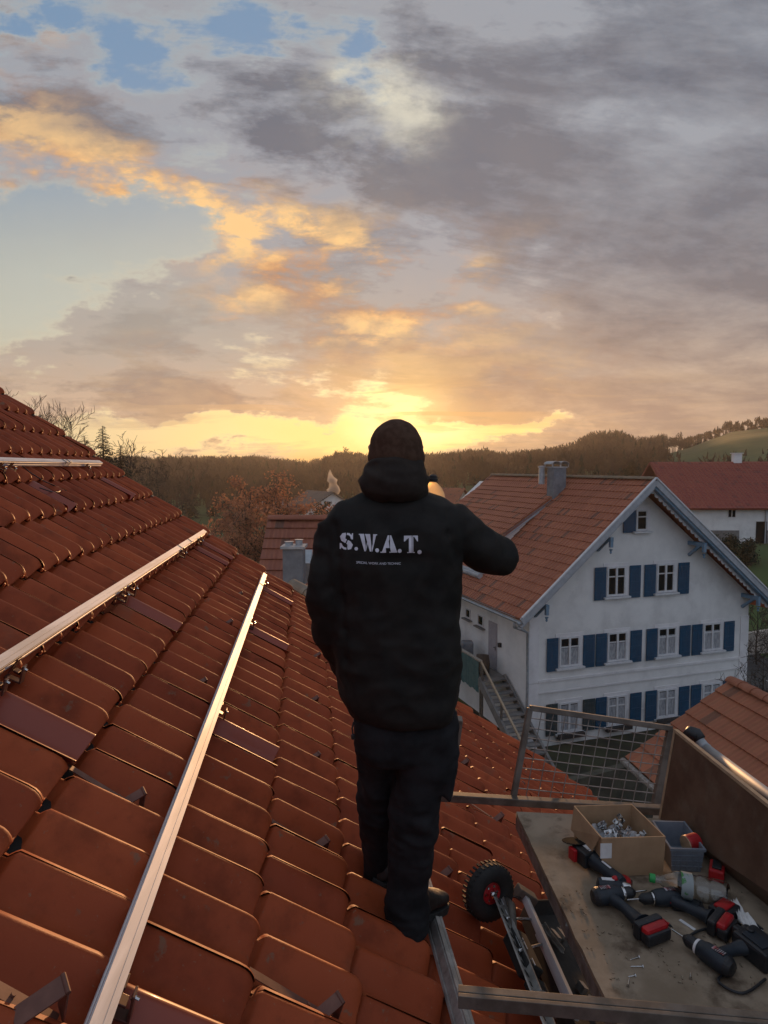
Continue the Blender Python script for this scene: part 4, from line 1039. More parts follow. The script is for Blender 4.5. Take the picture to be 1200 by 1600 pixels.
def build_man():
    hips = PX(630, 1130, 2.29)
    T = thing('person', 'man in black jacket and beanie seen from behind, standing on the tiles and drinking', 'person', Vector((foot_r.x-.03, 2.29, foot_r.z)))
    # ---------- body: one continuous surface
    mb = MB(); Y = 2.29
    hc = PX(618, 702, 2.30)
    # head loft from chin to crown, facing +y
    def hd(z, rx, ryf, ryb, dy=0):
        return [Vector((hc.x+rx*math.cos(a), hc.y+dy+(ryf if math.sin(a) > 0 else ryb)*math.sin(a), hc.z+z)) for a in [2*PI*k/24 for k in range(24)]]
    mb.loft([hd(-.125, .025, .03, .03, .05), hd(-.115, .045, .06, .05, .035), hd(-.085, .060, .080, .065, .02), hd(-.045, .068, .092, .080), hd(0, .073, .096, .092), hd(.035, .072, .088, .092), hd(.062, .062, .074, .080), hd(.080, .040, .048, .052), hd(.086, .012, .018, .02)])
    # nose, brow, lips, ears
    mb.loft([[Vector((hc.x+a, hc.y+b, hc.z+c)) for a, b, c in q] for q in (
        [(-.008, .080, .022), (.008, .080, .022), (.008, .094, .022), (-.008, .094, .022)], [(-.012, .082, -.005), (.012, .082, -.005), (.009, .108, -.005), (-.009, .108, -.005)],
        [(-.018, .082, -.028), (.018, .082, -.028), (.014, .120, -.024), (-.014, .120, -.024)], [(-.014, .080, -.036), (.014, .080, -.036), (.010, .108, -.035), (-.010, .108, -.035)])])
    mb.tube([hc+Vector((-.035, .080, .030)), hc+Vector((0, .094, .030)), hc+Vector((.035, .080, .030))], [.008, .011, .008], 8)
    mb.tube([hc+Vector((-.024, .078, -.060)), hc+Vector((0, .094, -.058)), hc+Vector((.024, .078, -.060))], [.006, .009, .006], 8)
    mb.tube([hc+Vector((-.020, .076, -.074)), hc+Vector((0, .092, -.074)), hc+Vector((.020, .076, -.074))], [.006, .009, .006], 8)
    for s_ in (-1, 1): mb.tube([hc+Vector((s_*.072, -.005, .022)), hc+Vector((s_*.083, -.014, .008)), hc+Vector((s_*.076, -.004, -.028))], [.012, .016, .010], 8)
    neck0 = hc+Vector((0, -.012, -.08)); mb.tube([neck0, PX(616, 790, 2.29)], [.058, .068], 16)
    mb.loft(rings([(792, 560, 672, .07, Y), (815, 525, 706, .095, Y), (860, 520, 704, .11, Y), (960, 540, 700, .105, Y), (1060, 548, 700, .115, Y), (1130, 552, 700, .12, Y), (1165, 560, 695, .11, Y)], 24))
    shL, elL, wrL = PX(524, 822, 2.28), PX(513, 935, 2.24), PX(545, 1035, 2.40)
    shR, elR, wrR = PX(700, 822, 2.29), PX(779, 874, 2.36), PX(706, 822, 2.53)
    mb.tube([shL, shL.lerp(elL, .5), elL, elL.lerp(wrL, .4), wrL], [.055, .048, .042, .040, .030], 12)
    mb.tube([shR, shR.lerp(elR, .5), elR, elR.lerp(wrR, .4), wrR], [.055, .048, .042, .038, .028], 12)
    HR_ = [(PX(665, 1140, 2.28), .085), (PX(648, 1275, 2.275), .056), (PX(640, 1330, 2.28), .052), (PX(637, 1425, 2.29), .042)]
    HL_ = [(PX(597, 1140, 2.31), .080), (PX(590, 1235, 2.40), .050), (PX(589, 1290, 2.45), .048), (PX(591, 1365, 2.53), .042)]
    for L_ in (HR_, HL_): mb.tube([p for p, _ in L_], [r for _, r in L_], 14)
    # left hand in the pocket, closed; right hand round the bottle, five fingers
    mb.tube([wrL, wrL+Vector((.04, .05, -.04)), wrL+Vector((.085, .075, -.075))], [.030, .042, .030], 10, squash=[1, .6, .6])
    bott = PX(680, 812, 2.62); axis = Vector((.06, .05, 1)).normalized()
    palm = wrR.lerp(bott, .45)+Vector((.022, -.022, -.012))
    mb.tube([wrR, palm, bott+Vector((.040, -.050, -.004))], [.028, .040, .034], 10, squash=[1, .62, .55])
    br = .056
    for j in range(4):
        z = .036-.022*j; ln = (2.5, 2.8, 2.7, 2.1)[j]; rad = (.0092, .0095, .0092, .008)[j]
        pts = []
        for q in range(6):
            a = R(-52)+ (ln*q/5)*.78; rr = br+rad*.85
            pts.append(bott+axis*(z-.004*q*.5)+Vector((math.cos(a)*rr, math.sin(a)*rr, 0)))
        mb.tube([bott+Vector((.040, -.048, 0))+axis*z*.9]+pts, [rad*1.1, rad*1.08, rad*1.02, rad, rad*.95, rad*.9, rad*.72], 8)
    tp = [bott+Vector((.026, -.062, .022)), bott+Vector((-.010, -.066, .040)), bott+Vector((-.044, -.050, .048)), bott+Vector((-.064, -.018, .048))]
    mb.tube(tp, [.013, .0115, .0105, .008], 8)
    body = part('body', remeshed(mb, .0065, 3, .4), M_skin, T, keepn=True); body.data.materials.append(M_skin) if not body.data.materials else None
    # eyes
    eb = MB()
    for s_ in (-1, 1): eb.lathe(hc+Vector((s_*.031, .082, .012)), [(.001, -.011), (.008, -.008), (.011, 0), (.008, .008), (.001, .011)], 10, (0, 1, 0))
    part('eyes', eb, mat('eye white', (.6, .58, .55), None, .2), body, smooth=True)
    # ---------- beanie
    mb = MB()
    rows = [(722, 577, 661, .104), (700, 575.5, 661.5, .108), (685, 578, 659, .104), (671, 586, 651, .088), (661, 598, 640, .062), (655.5, 610, 626, .028)]
    mb.loft(rings([(a, b, c, d, 2.29) for a, b, c, d in rows], 32, 2.1)); mb.loft(rings([(724, 575, 663, .109, 2.29), (719, 573.5, 664, .112, 2.29), (708, 573.5, 663.5, .113, 2.29), (703, 575.5, 661.5, .110, 2.29)], 32, 2.1)); me = remeshed(mb, .006, 8, .5)
    wrinkle(me, lambda p: .0035*nz3(p, (9, 9, 14))+.0012*nz3(p, (30, 30, 30)))
    me.materials.append(M_knit); part('beanie', me, None, T, keepn=True)
    # ---------- jacket: torso, sleeves and hood grown together
    mb = MB()
    mb.loft(rings([(772, 572, 668, .085, 2.29), (781, 552, 690, .100, 2.29), (790, 528, 706, .112, 2.29), (806, 510, 719, .128, 2.29), (838, 504, 722, .146, 2.285), (880, 506, 718, .152, 2.285), (940, 512, 717, .152, 2.29), (1000, 522, 717, .155, 2.29),
                   (1040, 528, 717, .160, 2.29), (1072, 530, 718, .165, 2.29), (1090, 534, 717, .166, 2.29), (1104, 544, 711, .162, 2.29), (1115, 554, 704, .150, 2.29)], 40, 2.5))
    mb.tube([shL+Vector((-.004, 0, .012)), PX(517, 850, 2.27), PX(513, 895, 2.25), elL+Vector((.003, 0, 0)), PX(520, 985, 2.30), wrL+Vector((-.004, -.01, .0)), wrL+Vector((.03, .03, -.03))], [.070, .074, .066, .064, .062, .056, .048], 18)
    mb.tube([shR+Vector((-.01, 0, .006)), PX(724, 838, 2.30), PX(752, 858, 2.33), elR+Vector((.006, -.004, .004)), elR+Vector((-.010, .05, -.004)), elR.lerp(wrR, .5), wrR+Vector((.004, -.006, 0))], [.080, .078, .072, .066, .062, .054, .044], 18)
    me = remeshed(mb, .0085, 10, .55)
    def jw(p):
        t = 0
        t += .0150*ridge_n(p, (5, 5, 3.4), 1.7)-.007
        t += .0080*nz3(p, (11, 9, 7), 4.2)+.0065*ridge_n(p, (9, 9, 15), 12)
        t += .0016*nz3(p, (26, 22, 34), 8.1)
        # creases round the elbows, the waist and the hem
        de = (p-elR).length; t += .007*max(0, 1-de/.17)*ridge_n(p, (14, 8, 22), 3)
        de = (p-elL).length; t += .007*max(0, 1-de/.17)*ridge_n(p, (10, 8, 26), 6)
        t += .004*max(0, 1-abs(p.z+.60)/.16)*ridge_n(p, (6, 6, 20), 9)
        for line in grooves:
            for (ax, az), (bx, bz_) in zip(line[:-1], line[1:]):
                vx, vz = bx-ax, bz_-az; f_ = max(0, min(1, ((p.x-ax)*vx+(p.z-az)*vz)/(vx*vx+vz*vz))); dd = math.hypot(p.x-ax-vx*f_, p.z-az-vz*f_)
                if dd < .04 and p.y < 2.26: t -= .010*math.exp(-(dd/.011)**2)*(.75+.5*nz3(p, (15, 15, 15)))
        return t
    def gp(*q): return [(PX(x, y, 2.17).x, PX(x, y, 2.17).z) for x, y in q]
    grooves = [gp((524, 822), (529, 870), (533, 930), (537, 985)), gp((537, 985), (541, 1030), (545, 1085)), gp((704, 800), (700, 835), (712, 876))]
    wrinkle(me, jw); me.materials.append(M_jacket); jac = part('jacket', me, None, T, keepn=True)
    # seams, hem cord, hanging toggle
    bm = bmesh.new(); bm.from_mesh(jac.data); off = MTX[jac.name]; bm.transform(off); tree_ = BVHTree.FromBMesh(bm); bm.free()
    def on_back(px, py, y0=1.7):
        p = PX(px, py, 2.14); h, n, _, _ = tree_.ray_cast(Vector((p.x, y0, p.z)), Vector((0, 1, 0)))
        return (h, n) if h is not None else (None, None)
    # ---------- hood bunched round the neck
    mb = MB()
    mb.loft(rings([(712, 584, 654, .098, 2.285), (720, 578, 660, .112, 2.28), (729, 573, 663, .118, 2.278), (738, 566, 666, .126, 2.272), (748, 561, 668, .132, 2.268), (760, 562, 669, .136, 2.268), (772, 568, 668, .128, 2.272), (782, 576, 664, .105, 2.28)], 32, 2.2))
    c = PX(615, 752, 2.27)
    ringp = [Vector((c.x+.108*math.cos(a), c.y+.122*math.sin(a)+.01, c.z-.004-.022*math.sin(a)+.008*math.cos(2*a))) for a in [2*PI*k/24 for k in range(25)]]
    mb.tube(ringp, .017, 10)
    c2 = PX(617, 727, 2.28); mb.tube([Vector((c2.x+.094*math.cos(a), c2.y+.108*math.sin(a), c2.z-.012*math.sin(a)+.004*math.cos(3*a))) for a in [2*PI*k/24 for k in range(25)]], .010, 8)
    me = remeshed(mb, .007, 7, .5)
    wrinkle(me, lambda p: .006*ridge_n(p, (8, 8, 22), 2)-.003+.003*nz3(p, (22, 22, 30), 5))
    me.materials.append(M_hood); part('hood', me, None, T, keepn=True)
    # cord with toggle at the left hem
    mb = MB(); p = PX(553, 1128, 2.20); mb.tube([p, p+Vector((-.006, -.004, -.02)), p+Vector((-.003, -.002, -.045))], [.004, .003, .003], 6); mb.lathe(p+Vector((-.003, -.002, -.05)), [(.002, -.012), (.007, -.008), (.007, .006), (.002, .010)], 8); part('hem_cord', mb, M_blackp, T)
    # ---------- lettering on the back
    def lay(polys, name, m):
        """polys in photo-like plane units (px): laid onto the cloth"""
        bm = bmesh.new()
        for poly in polys:
            vs = [bm.verts.new((x, 0, -y)) for x, y in poly]
            try: bm.faces.new(vs)
            except Exception: pass
        bmesh.ops.triangulate(bm, faces=bm.faces[:])
        st = 3.0
        xs = [v.co.x for v in bm.verts]; zs = [v.co.z for v in bm.verts]
        for ax, lo, hi in ((0, min(xs), max(xs)), (2, min(zs), max(zs))):
            q = lo+st
            while q < hi:
                co = [0, 0, 0]; co[ax] = q; no = [0, 0, 0]; no[ax] = 1
                bmesh.ops.bisect_plane(bm, geom=bm.verts[:]+bm.edges[:]+bm.faces[:], plane_co=co, plane_no=no, dist=1e-5); q += st
        for v in bm.verts:
            h, n = on_back(v.co.x, -v.co.z)
            if h is None: h, n = PX(v.co.x, -v.co.z, 2.14), Vector((0, -1, 0))
            v.co = h+n*.0016
        me = bpy.data.meshes.new(name); bm.to_mesh(me); bm.free(); me.materials.append(m)
        return part(name, me, None, jac)
    def word():
        out = []; H = 26.5
        def put(polys, x0, y0, w_, hgt=H):
            for poly in polys: out.append([(x0+x*w_, y0+(1-y)*hgt) for x, y in poly])
        def dot(cx, cy, r_=3.4): out.append([(cx+r_*math.cos(a), cy+r_*math.sin(a)) for a in [2*PI*k/14 for k in range(14)]])
        def band(pts, wd):
            """stroke of varying width as one polygon"""
            L = []; Rr = []
            for i, (x, y) in enumerate(pts):
                a = pts[max(0, i-1)]; b = pts[min(len(pts)-1, i+1)]; dx, dy = b[0]-a[0], (b[1]-a[1]); l = math.hypot(dx, dy) or 1
                nx, ny = -dy/l, dx/l; L.append((x+nx*wd[i]/2, y+ny*wd[i]/2)); Rr.append((x-nx*wd[i]/2, y-ny*wd[i]/2))
            return L+Rr[::-1]
        # S: two halves with the stencil cut
        up = band([(.80, .66), (.80, .80), (.66, .91), (.50, .93)], [.05, .12, .13, .12])
        up2 = band([(.43, .935), (.26, .88), (.17, .75), (.22, .62), (.40, .53), (.46, .50)], [.12, .20, .27, .26, .24, .22])
        lo2 = band([(.53, .47), (.68, .40), (.80, .28), (.74, .13), (.56, .065)], [.24, .26, .27, .20, .12])
        lo = band([(.49, .065), (.32, .085), (.16, .20), (.13, .36)], [.12, .13, .14, .05])
        serif = [[(.82, .62), (.93, .62), (.93, .97), (.86, .97), (.82, .88)], [(.02, .03), (.09, .03), (.14, .12), (.14, .38), (.02, .38)]]
        put([up, up2, lo2, lo]+serif, 530, 833.5, 23)
        dot(556.6, 857.8, 2.8)
        # W
        wq = [[(0, 1), (.30, 1), (.30, .95), (.26, .93), (.42, .35), (.47, .55), (.40, 0), (.31, 0), (.06, .93), (0, .95)],
              [(.36, 1), (.62, 1), (.62, .95), (.58, .93), (.72, .35), (.74, .52), (.70, 0), (.60, 0), (.41, .93), (.36, .95)],
              [(.50, .62), (.44, .40), (.41, .22), (.41, 0), (.44, .0), (.53, .45)],
              [(.74, 1), (1, 1), (1, .95), (.95, .93), (.73, .0), (.70, .0), (.76, .45), (.87, .93), (.74, .95)]]
        wq = [[(0, 1), (.29, 1), (.29, .95), (.25, .93), (.385, .30), (.385, 0), (.31, 0), (.055, .93), (0, .95)],
              [(.41, 0), (.41, .24), (.455, .52), (.50, .70), (.50, .50)],
              [(.34, 1), (.62, 1), (.62, .95), (.57, .93), (.69, .34), (.69, 0), (.61, 0), (.39, .93), (.34, .95)],
              [(.715, 0), (.715, .22), (.865, .93), (.78, .95), (.78, 1), (1, 1), (1, .95), (.94, .93), (.745, 0)]]
        put(wq, 560.5, 835, 29); dot(589.6, 859.2, 3.0)
        # A
        aq = [[(.47, 1), (.58, 1), (.58, .70), (.50, .66), (.36, .36), (.50, .36), (.50, .27), (.32, .27), (.22, .06), (.34, .05), (.34, 0), (0, 0), (0, .05), (.12, .06)],
              [(.62, 1), (.68, 1), (.94, .07), (1, .05), (1, 0), (.52, 0), (.52, .05), (.63, .07), (.57, .27), (.54, .27), (.54, .36), (.56, .36), (.61, .52)]]
        aq = [[(.44, 1), (.53, 1), (.53, .76), (.36, .36), (.53, .36), (.53, .27), (.32, .27), (.22, .06), (.33, .05), (.33, 0), (0, 0), (0, .05), (.10, .06)],
              [(.57, 1), (.64, 1), (.92, .06), (1, .05), (1, 0), (.52, 0), (.52, .05), (.62, .06), (.57, .27)]]
        put(aq, 594.5, 836, 26); dot(624.3, 860.2, 3.1)
        # T
        tq = [[(.02, 1), (.46, 1), (.46, .06), (.28, .05), (.28, 0), (.80, 0)][:0] or [(.02, 1), (.40, 1), (.40, .05), (.26, .05), (.26, 0), (.58, 0), (.58, .92), (.58, 1)],
              ]
        tq = [[(.36, .92), (.36, .05), (.24, .05), (.24, 0), (.56, 0), (.56, .92)], [(.60, .92), (.60, 0), (.76, 0), (.76, .05), (.66, .05), (.66, .92)],
              [(.02, 1), (.56, 1), (.56, .93), (.30, .93), (.16, .88), (.07, .66), (.02, .66)], [(.60, 1), (.98, 1), (.98, .66), (.93, .66), (.86, .88), (.72, .93), (.60, .93)]]
        put(tq, 630.5, 837, 23); dot(655.4, 862.3, 3.3)
        return out
    lay(word(), 'stencil_lettering', M_print)
    cu = bpy.data.curves.new('t', 'FONT'); cu.body = 'SPECIAL WORK AND TECHNIC'; cu.size = 1; to = bpy.data.objects.new('t', cu); COL.objects.link(to); bpy.context.view_layer.update()
    tm = bpy.data.meshes.new_from_object(to.evaluated_get(bpy.context.evaluated_depsgraph_get())); bpy.data.objects.remove(to)
    xs = [v.co.x for v in tm.vertices]; x0, x1 = min(xs), max(xs)
    for v in tm.vertices:
        u = (v.co.x-x0)/(x1-x0); px = 557+69*u; py = 880.3+1.8*u-v.co.y*(69/(x1-x0))*1.0
        h, n = on_back(px, py); v.co = h+n*.0014
    tm.materials.clear(); tm.materials.append(M_print); part('small_lettering', tm, None, jac)
    # ---------- trousers
    mb = MB()
    mb.loft(rings([(1105, 552, 712, .12, 2.29), (1135, 555, 714, .135, 2.29), (1165, 556, 713, .13, 2.29), (1180, 562, 708, .11, 2.29)], 30, 2.6))
    mb.loft(rings([(1130, 618, 714, .12, 2.285), (1165, 617, 712, .115, 2.28), (1205, 617, 703, .105, 2.28), (1235, 614, 690, .098, 2.28), (1262, 611, 681, .092, 2.275), (1300, 609, 678, .086, 2.275), (1335, 608, 675, .085, 2.28), (1370, 606, 670, .082, 2.285), (1405, 604, 667, .080, 2.29), (1432, 603, 668, .084, 2.29), (1452, 606, 668, .080, 2.29)], 26, 2.3))
    mb.loft(rings([(1130, 556, 634, .12, 2.31), (1165, 557, 630, .115, 2.34), (1195, 561, 622, .105, 2.37), (1215, 563, 616, .098, 2.39), (1245, 560, 614, .094, 2.42), (1270, 562, 615, .09, 2.44), (1305, 566, 614, .086, 2.47), (1340, 570, 612, .084, 2.51), (1366, 572, 610, .082, 2.53), (1384, 575, 608, .075, 2.545)], 26, 2.3))
    # cargo pocket flap standing off the right thigh
    a = PX(700, 1158, 2.27); b = PX(696, 1228, 2.27); mb.hexa([a+Vector((-.03, -.06, 0)), a+Vector((.032, -.05, 0)), a+Vector((.034, .07, 0)), a+Vector((-.03, .07, 0))], [b+Vector((-.02, -.07, 0)), b+Vector((.012, -.075, -.035)), b+Vector((.026, .07, -.02)), b+Vector((-.02, .07, 0))])
    a = PX(563, 1150, 2.33); b = PX(566, 1196, 2.36); mb.hexa([a+Vector((-.01, -.06, 0)), a+Vector((.03, -.07, 0)), a+Vector((.03, .07, 0)), a+Vector((-.014, .07, 0))], [b+Vector((-.012, -.07, 0)), b+Vector((.03, -.07, 0)), b+Vector((.03, .07, 0)), b+Vector((-.010, .07, 0))])
    me = remeshed(mb, .0075, 5, .5)
    kR, kL = PX(645, 1290, 2.27), PX(588, 1255, 2.42); aR, aL = PX(637, 1425, 2.29), PX(591, 1360, 2.53)
    def tw(p):
        t = .010*ridge_n(p, (7, 7, 5), 1)-.005+.005*nz3(p, (18, 16, 16), 3)+.004*ridge_n(p, (12, 12, 20), 15)
        for c_, r_, am in ((kR, .20, .016), (kL, .18, .014), (aR, .15, .017), (aL, .12, .014)):
            t += am*max(0, 1-(p-c_).length/r_)*ridge_n(p, (9, 9, 24), 7)
        return t
    wrinkle(me, tw); me.materials.append(M_trous); part('trousers', me, None, T, keepn=True)
    # ---------- boots
    def boot(heel, toe, up, name='boot'):
        mb = MB(); d = (toe-heel); L = d.length; d.normalize(); s_ = d.cross(up).normalized(); up = s_.cross(d)
        prof = [(-.01, .018, .05, .030), (.00, .034, .085, .034), (.05, .040, .110, .036), (.10, .041, .108, .038), (.15, .043, .085, .042), (.20, .047, .066, .048), (.25, .045, .054, .048), (.285, .034, .042, .040), (.302, .014, .026, .022)]
        rg = []
        for x, hwid, hgt, fl in prof:
            c = heel+d*(x*L/.30); ring = []
            for k in range(16):
                a = 2*PI*k/16; ca, sa = math.cos(a), math.sin(a)
                ring.append(c+s_*(hwid*math.copysign(abs(ca)**.8, ca))+up*(hgt*.5+.012+hgt*.5*math.copysign(abs(sa)**.8, sa)))
            rg.append(ring)
        mb.loft(rg)
        c = heel+d*.055*L/.3; mb.tube([c+up*.05, c+up*.13, c+up*.20], [.046, .044, .045], 14)
        me = remeshed(mb, .005, 4, .5); wrinkle(me, lambda p: .0022*ridge_n(p, (30, 30, 30))-.001)
        me.materials.append(M_boot); o = part(name, me, None, T, keepn=True)
        sb = MB(); sr = []
        outl = [(-.012, .010), (-.008, .030), (.04, .038), (.10, .036), (.15, .039), (.20, .048), (.26, .046), (.295, .032), (.312, .008)]
        poly = [(x, -w_) for x, w_ in outl]+[(x, w_) for x, w_ in reversed(outl)]
        sb.prism(poly, lambda x, y: heel+d*(x*L/.3)+s_*y-up*.012, lambda x, y: heel+d*(x*L/.3)+s_*y+up*.016)
        part('sole', sb, M_black, o, bevel=.003)
        return o
    h1 = atplane(622, 1452, RO, RN)+RN*.012; t1 = atplane(700, 1408, RO+RN*.075, RN)
    d1 = (t1-h1); t1 = h1+d1.normalized()*.30
    boot(h1, t1, Vector((.05, .05, 1)))
    h2 = atplane(590, 1386, RO, RN)+RN*.012; t2 = h2+(RD*.45+RU*.85).normalized()*.29
    boot(h2, t2, RN.lerp(Vector((0, 0, 1)), .5))
    # ---------- bottle in his hand: a thing of its own
    btop = PX(677, 745, 2.62); axis = Vector((.05, .02, 1)).normalized(); tilt = btop-axis*.262
    Bt = thing('drinking_bottle', 'clear plastic bottle with black cap held up beside the hood', 'bottle', tilt)
    outer = [(.036, 0), (.050, .004), (.0535, .02), (.052, .07), (.0545, .12), (.0550, .160), (.053, .178), (.047, .200), (.036, .220), (.022, .234), (.0135, .240), (.0135, .250)]
    inner = [(max(.002, r_-.0015), h_+(.0015 if j == 0 else 0)) for j, (r_, h_) in enumerate(outer)]
    mb = MB(); mb.lathe(tilt, outer+inner[::-1], 32, axis, caps=False); part('bottle_body', mb, M_held, Bt, smooth=True)
    mb = MB(); mb.lathe(tilt, [(.010, .003)]+[(r_*.985, h_) for r_, h_ in inner[1:6]]+[(.0520, .172), (.002, .172)], 32, axis, caps=False); part('water', mb, M_water, Bt, smooth=False)
    mb = MB(); mb.lathe(tilt, [(.010, .242), (.0185, .242), (.0195, .254), (.017, .256), (.017, .266), (.008, .272), (.001, .272)], 16, axis); part('cap', mb, M_blackp, Bt, smooth=False)
build_man()

# ================================================================== LIFT PLATFORM AND TOOLS
ZB = -1.60
def bz(px, py, up=0.0): return atz(px, py, ZB+up)
def build_platform():
    A, B = bz(806, 1268), bz(946, 1560); C_ = bz(1037, 1279); Dn = bz(1200, 1409)
    PD = (Dn-C_).normalized(); N0 = C_+PD*2.0; B2 = B+(B-A).normalized()*.35
    T = thing('lift_platform', 'lift platform with a dirty plywood deck and steel cross tubes at the lower right', 'platform', Vector((1.0, 2.3, ZB-.1)))
    z = lambda p, d: Vector((p.x, p.y, ZB+d))
    # deck with ragged left edge
    mb = MB(); n = 26; rng = random.Random(2)
    left = [A.lerp(B2, j/n)+Vector((rng.gauss(0, .0012), 0, 0)) for j in range(n+1)]; right = [C_.lerp(N0, j/n) for j in range(n+1)]
    vs = [z(p, -.0) for p in left]+[z(p, -.0) for p in right]+[z(p, -.018) for p in left]+[z(p, -.018) for p in right]; m_ = n+1
    fs = []
    for j in range(n): fs += [(j, j+1, m_+j+1, m_+j), (2*m_+j, 3*m_+j, 3*m_+j+1, 2*m_+j+1), (j, 2*m_+j, 2*m_+j+1, j+1), (m_+j, m_+j+1, 3*m_+j+1, 3*m_+j)]
    fs += [(0, m_, 3*m_, 2*m_), (n, 2*m_+n, 3*m_+n, m_+n)]
    mb.add(vs, fs); part('deck_board', mb, M_deck, T)
    mb = MB()
    for f in (.02, .5, .98): mb.bar(z(left[int(f*n)], -.045), z(right[int(f*n)], -.045), .05, .05)
    mb.bar(z(A, -.05)+Vector((.015, 0, 0)), z(B2, -.05)+Vector((.015, 0, 0)), .03, .06); mb.bar(z(C_, -.05), z(N0, -.05), .05, .06)
    part('frame', mb, M_steel, T)
    mb = MB(); mb.bar(atz(684, 1244, ZB+.012), atz(1037, 1266, ZB+.012), .042, .036); part('cross_tube', mb, M_tube, T, bevel=.004)
    # near tube: open steel profile with a lip
    a, b = atz(716, 1557, ZB+.075), atz(1330, 1612, ZB+.075); d = (b-a).normalized(); sd = Vector((d.y, -d.x, 0))
    mb = MB(); pr = [(-.022, -.019), (.022, -.019), (.022, .019), (.008, .019), (.008, .015), (.004, .015), (.004, .019), (-.022, .019)]
    mb.loft([[p+sd*x_+Vector((0, 0, y_)) for x_, y_ in pr] for p in (a, b)]); part('cross_tube', mb, M_tube, T, bevel=.0015)
    # post behind the man's hip
    mb = MB(); mb.bar(atz(700, 1242, ZB+.03), at(716, 1122, 2.99), .046, .040, (1, 0, 0)); part('post', mb, M_wood, T, bevel=.003)
    # boom to the ground beyond the eave
    mb = MB(); mb.bar((1.75, 1.7, ZB-.12), (4.6, 1.2, ZB-.25), .16, .16); mb.bar((4.6, 1.2, ZB-.2), (5.2, 1.0, GROUND), .2, .2, (0, 1, 0)); part('boom', mb, M_steel, T)
    # board panel on the right
    t0 = at(1060, 1144, C_.y+.02); off = t0-C_; tk = PD.cross(Vector((0, 0, 1))).normalized()*.018
    P = thing('side_screen', 'dark brown scratched board standing upright along the right side of the deck', 'board', C_)
    t1 = at(1200, 1256, Dn.y-.01); nt_ = t0+(t1-t0)*(2.0/(Dn-C_).length); q = [C_, N0, nt_, t0]
    mb = MB(); mb.hexa(q, [p+tk for p in q]); part('film_board', mb, M_film, P)
    mb = MB(); e = off.normalized()
    mb.bar(C_+tk*.5-PD*.004, t0+tk*.5-PD*.004, .022, .012, PD); mb.bar(t0+tk*.5+e*.006-PD*.010, nt_+tk*.5+e*.006, .022, .012, e)
    part('raw_edge', mb, M_raw, P)
    # zinc pipe with black elbow resting behind the panel
    Q = thing('zinc_pipe', 'round zinc pipe with a black elbow end lying along the top of the brown board', 'pipe', at(1097, 1163, 3.02))
    p0, p1 = at(1100, 1166, 3.04), at(1200, 1241, 2.45); p2 = p1+(p1-p0)*1.4
    mb = MB(); mb.tube([p0, p1, p2], .021, 16); part('pipe', mb, M_zinc, Q, smooth=True)
    mb = MB(); mb.tube([p0.lerp(p1, .06), p0, at(1090, 1153, 3.10), at(1086, 1146, 3.12)], [.0235, .0235, .024, .024], 16); part('coupling', mb, M_zinc, Q, smooth=True)
    mb = MB(); mb.tube([at(1094, 1156, 3.08), at(1087, 1146, 3.10), at(1080, 1144, 3.10), at(1076, 1150, 3.08)], [.029, .031, .030, .028], 16); part('elbow', mb, M_blackp, Q, smooth=True)
    # mesh gate
    G = thing('mesh_gate', 'steel framed wire mesh gate standing at the far end of the deck', 'gate', at(910, 1258, 3.1))
    bl, br_ = at(802, 1247, 3.06), at(1022, 1270, 3.10); tl, tr = at(828, 1106, 3.16), at(1049, 1138, 3.20)
    mb = MB(); nrm = (br_-bl).cross(tl-bl).normalized()
    mb.bar(bl, tl, .026, .03, nrm); mb.bar(br_, tr, .040, .03, nrm); mb.bar(tl, tr, .026, .034, nrm); mb.bar(bl, br_, .014, .024, nrm)
    part('gate_frame', mb, M_tube, G, bevel=.003)
    mb = MB(); nh, nv = 9, 12
    for j in range(1, nh): f = j/nh; mb.tube([bl.lerp(tl, f), br_.lerp(tr, f)], .0027, 6)
    for j in range(1, nv): f = j/nv; mb.tube([bl.lerp(br_, f)+nrm*.004, tl.lerp(tr, f)+nrm*.004], .0022, 6)
    part('wire_mesh', mb, M_steel, G)
M_deck = mat('deck plywood', (.20, .150, .100), (.31, .245, .175), .85, scale=4.5, bump=.0012, bscale=60, dirt=(.060, .036, .020), dscale=8, damt=.85)
build_platform()

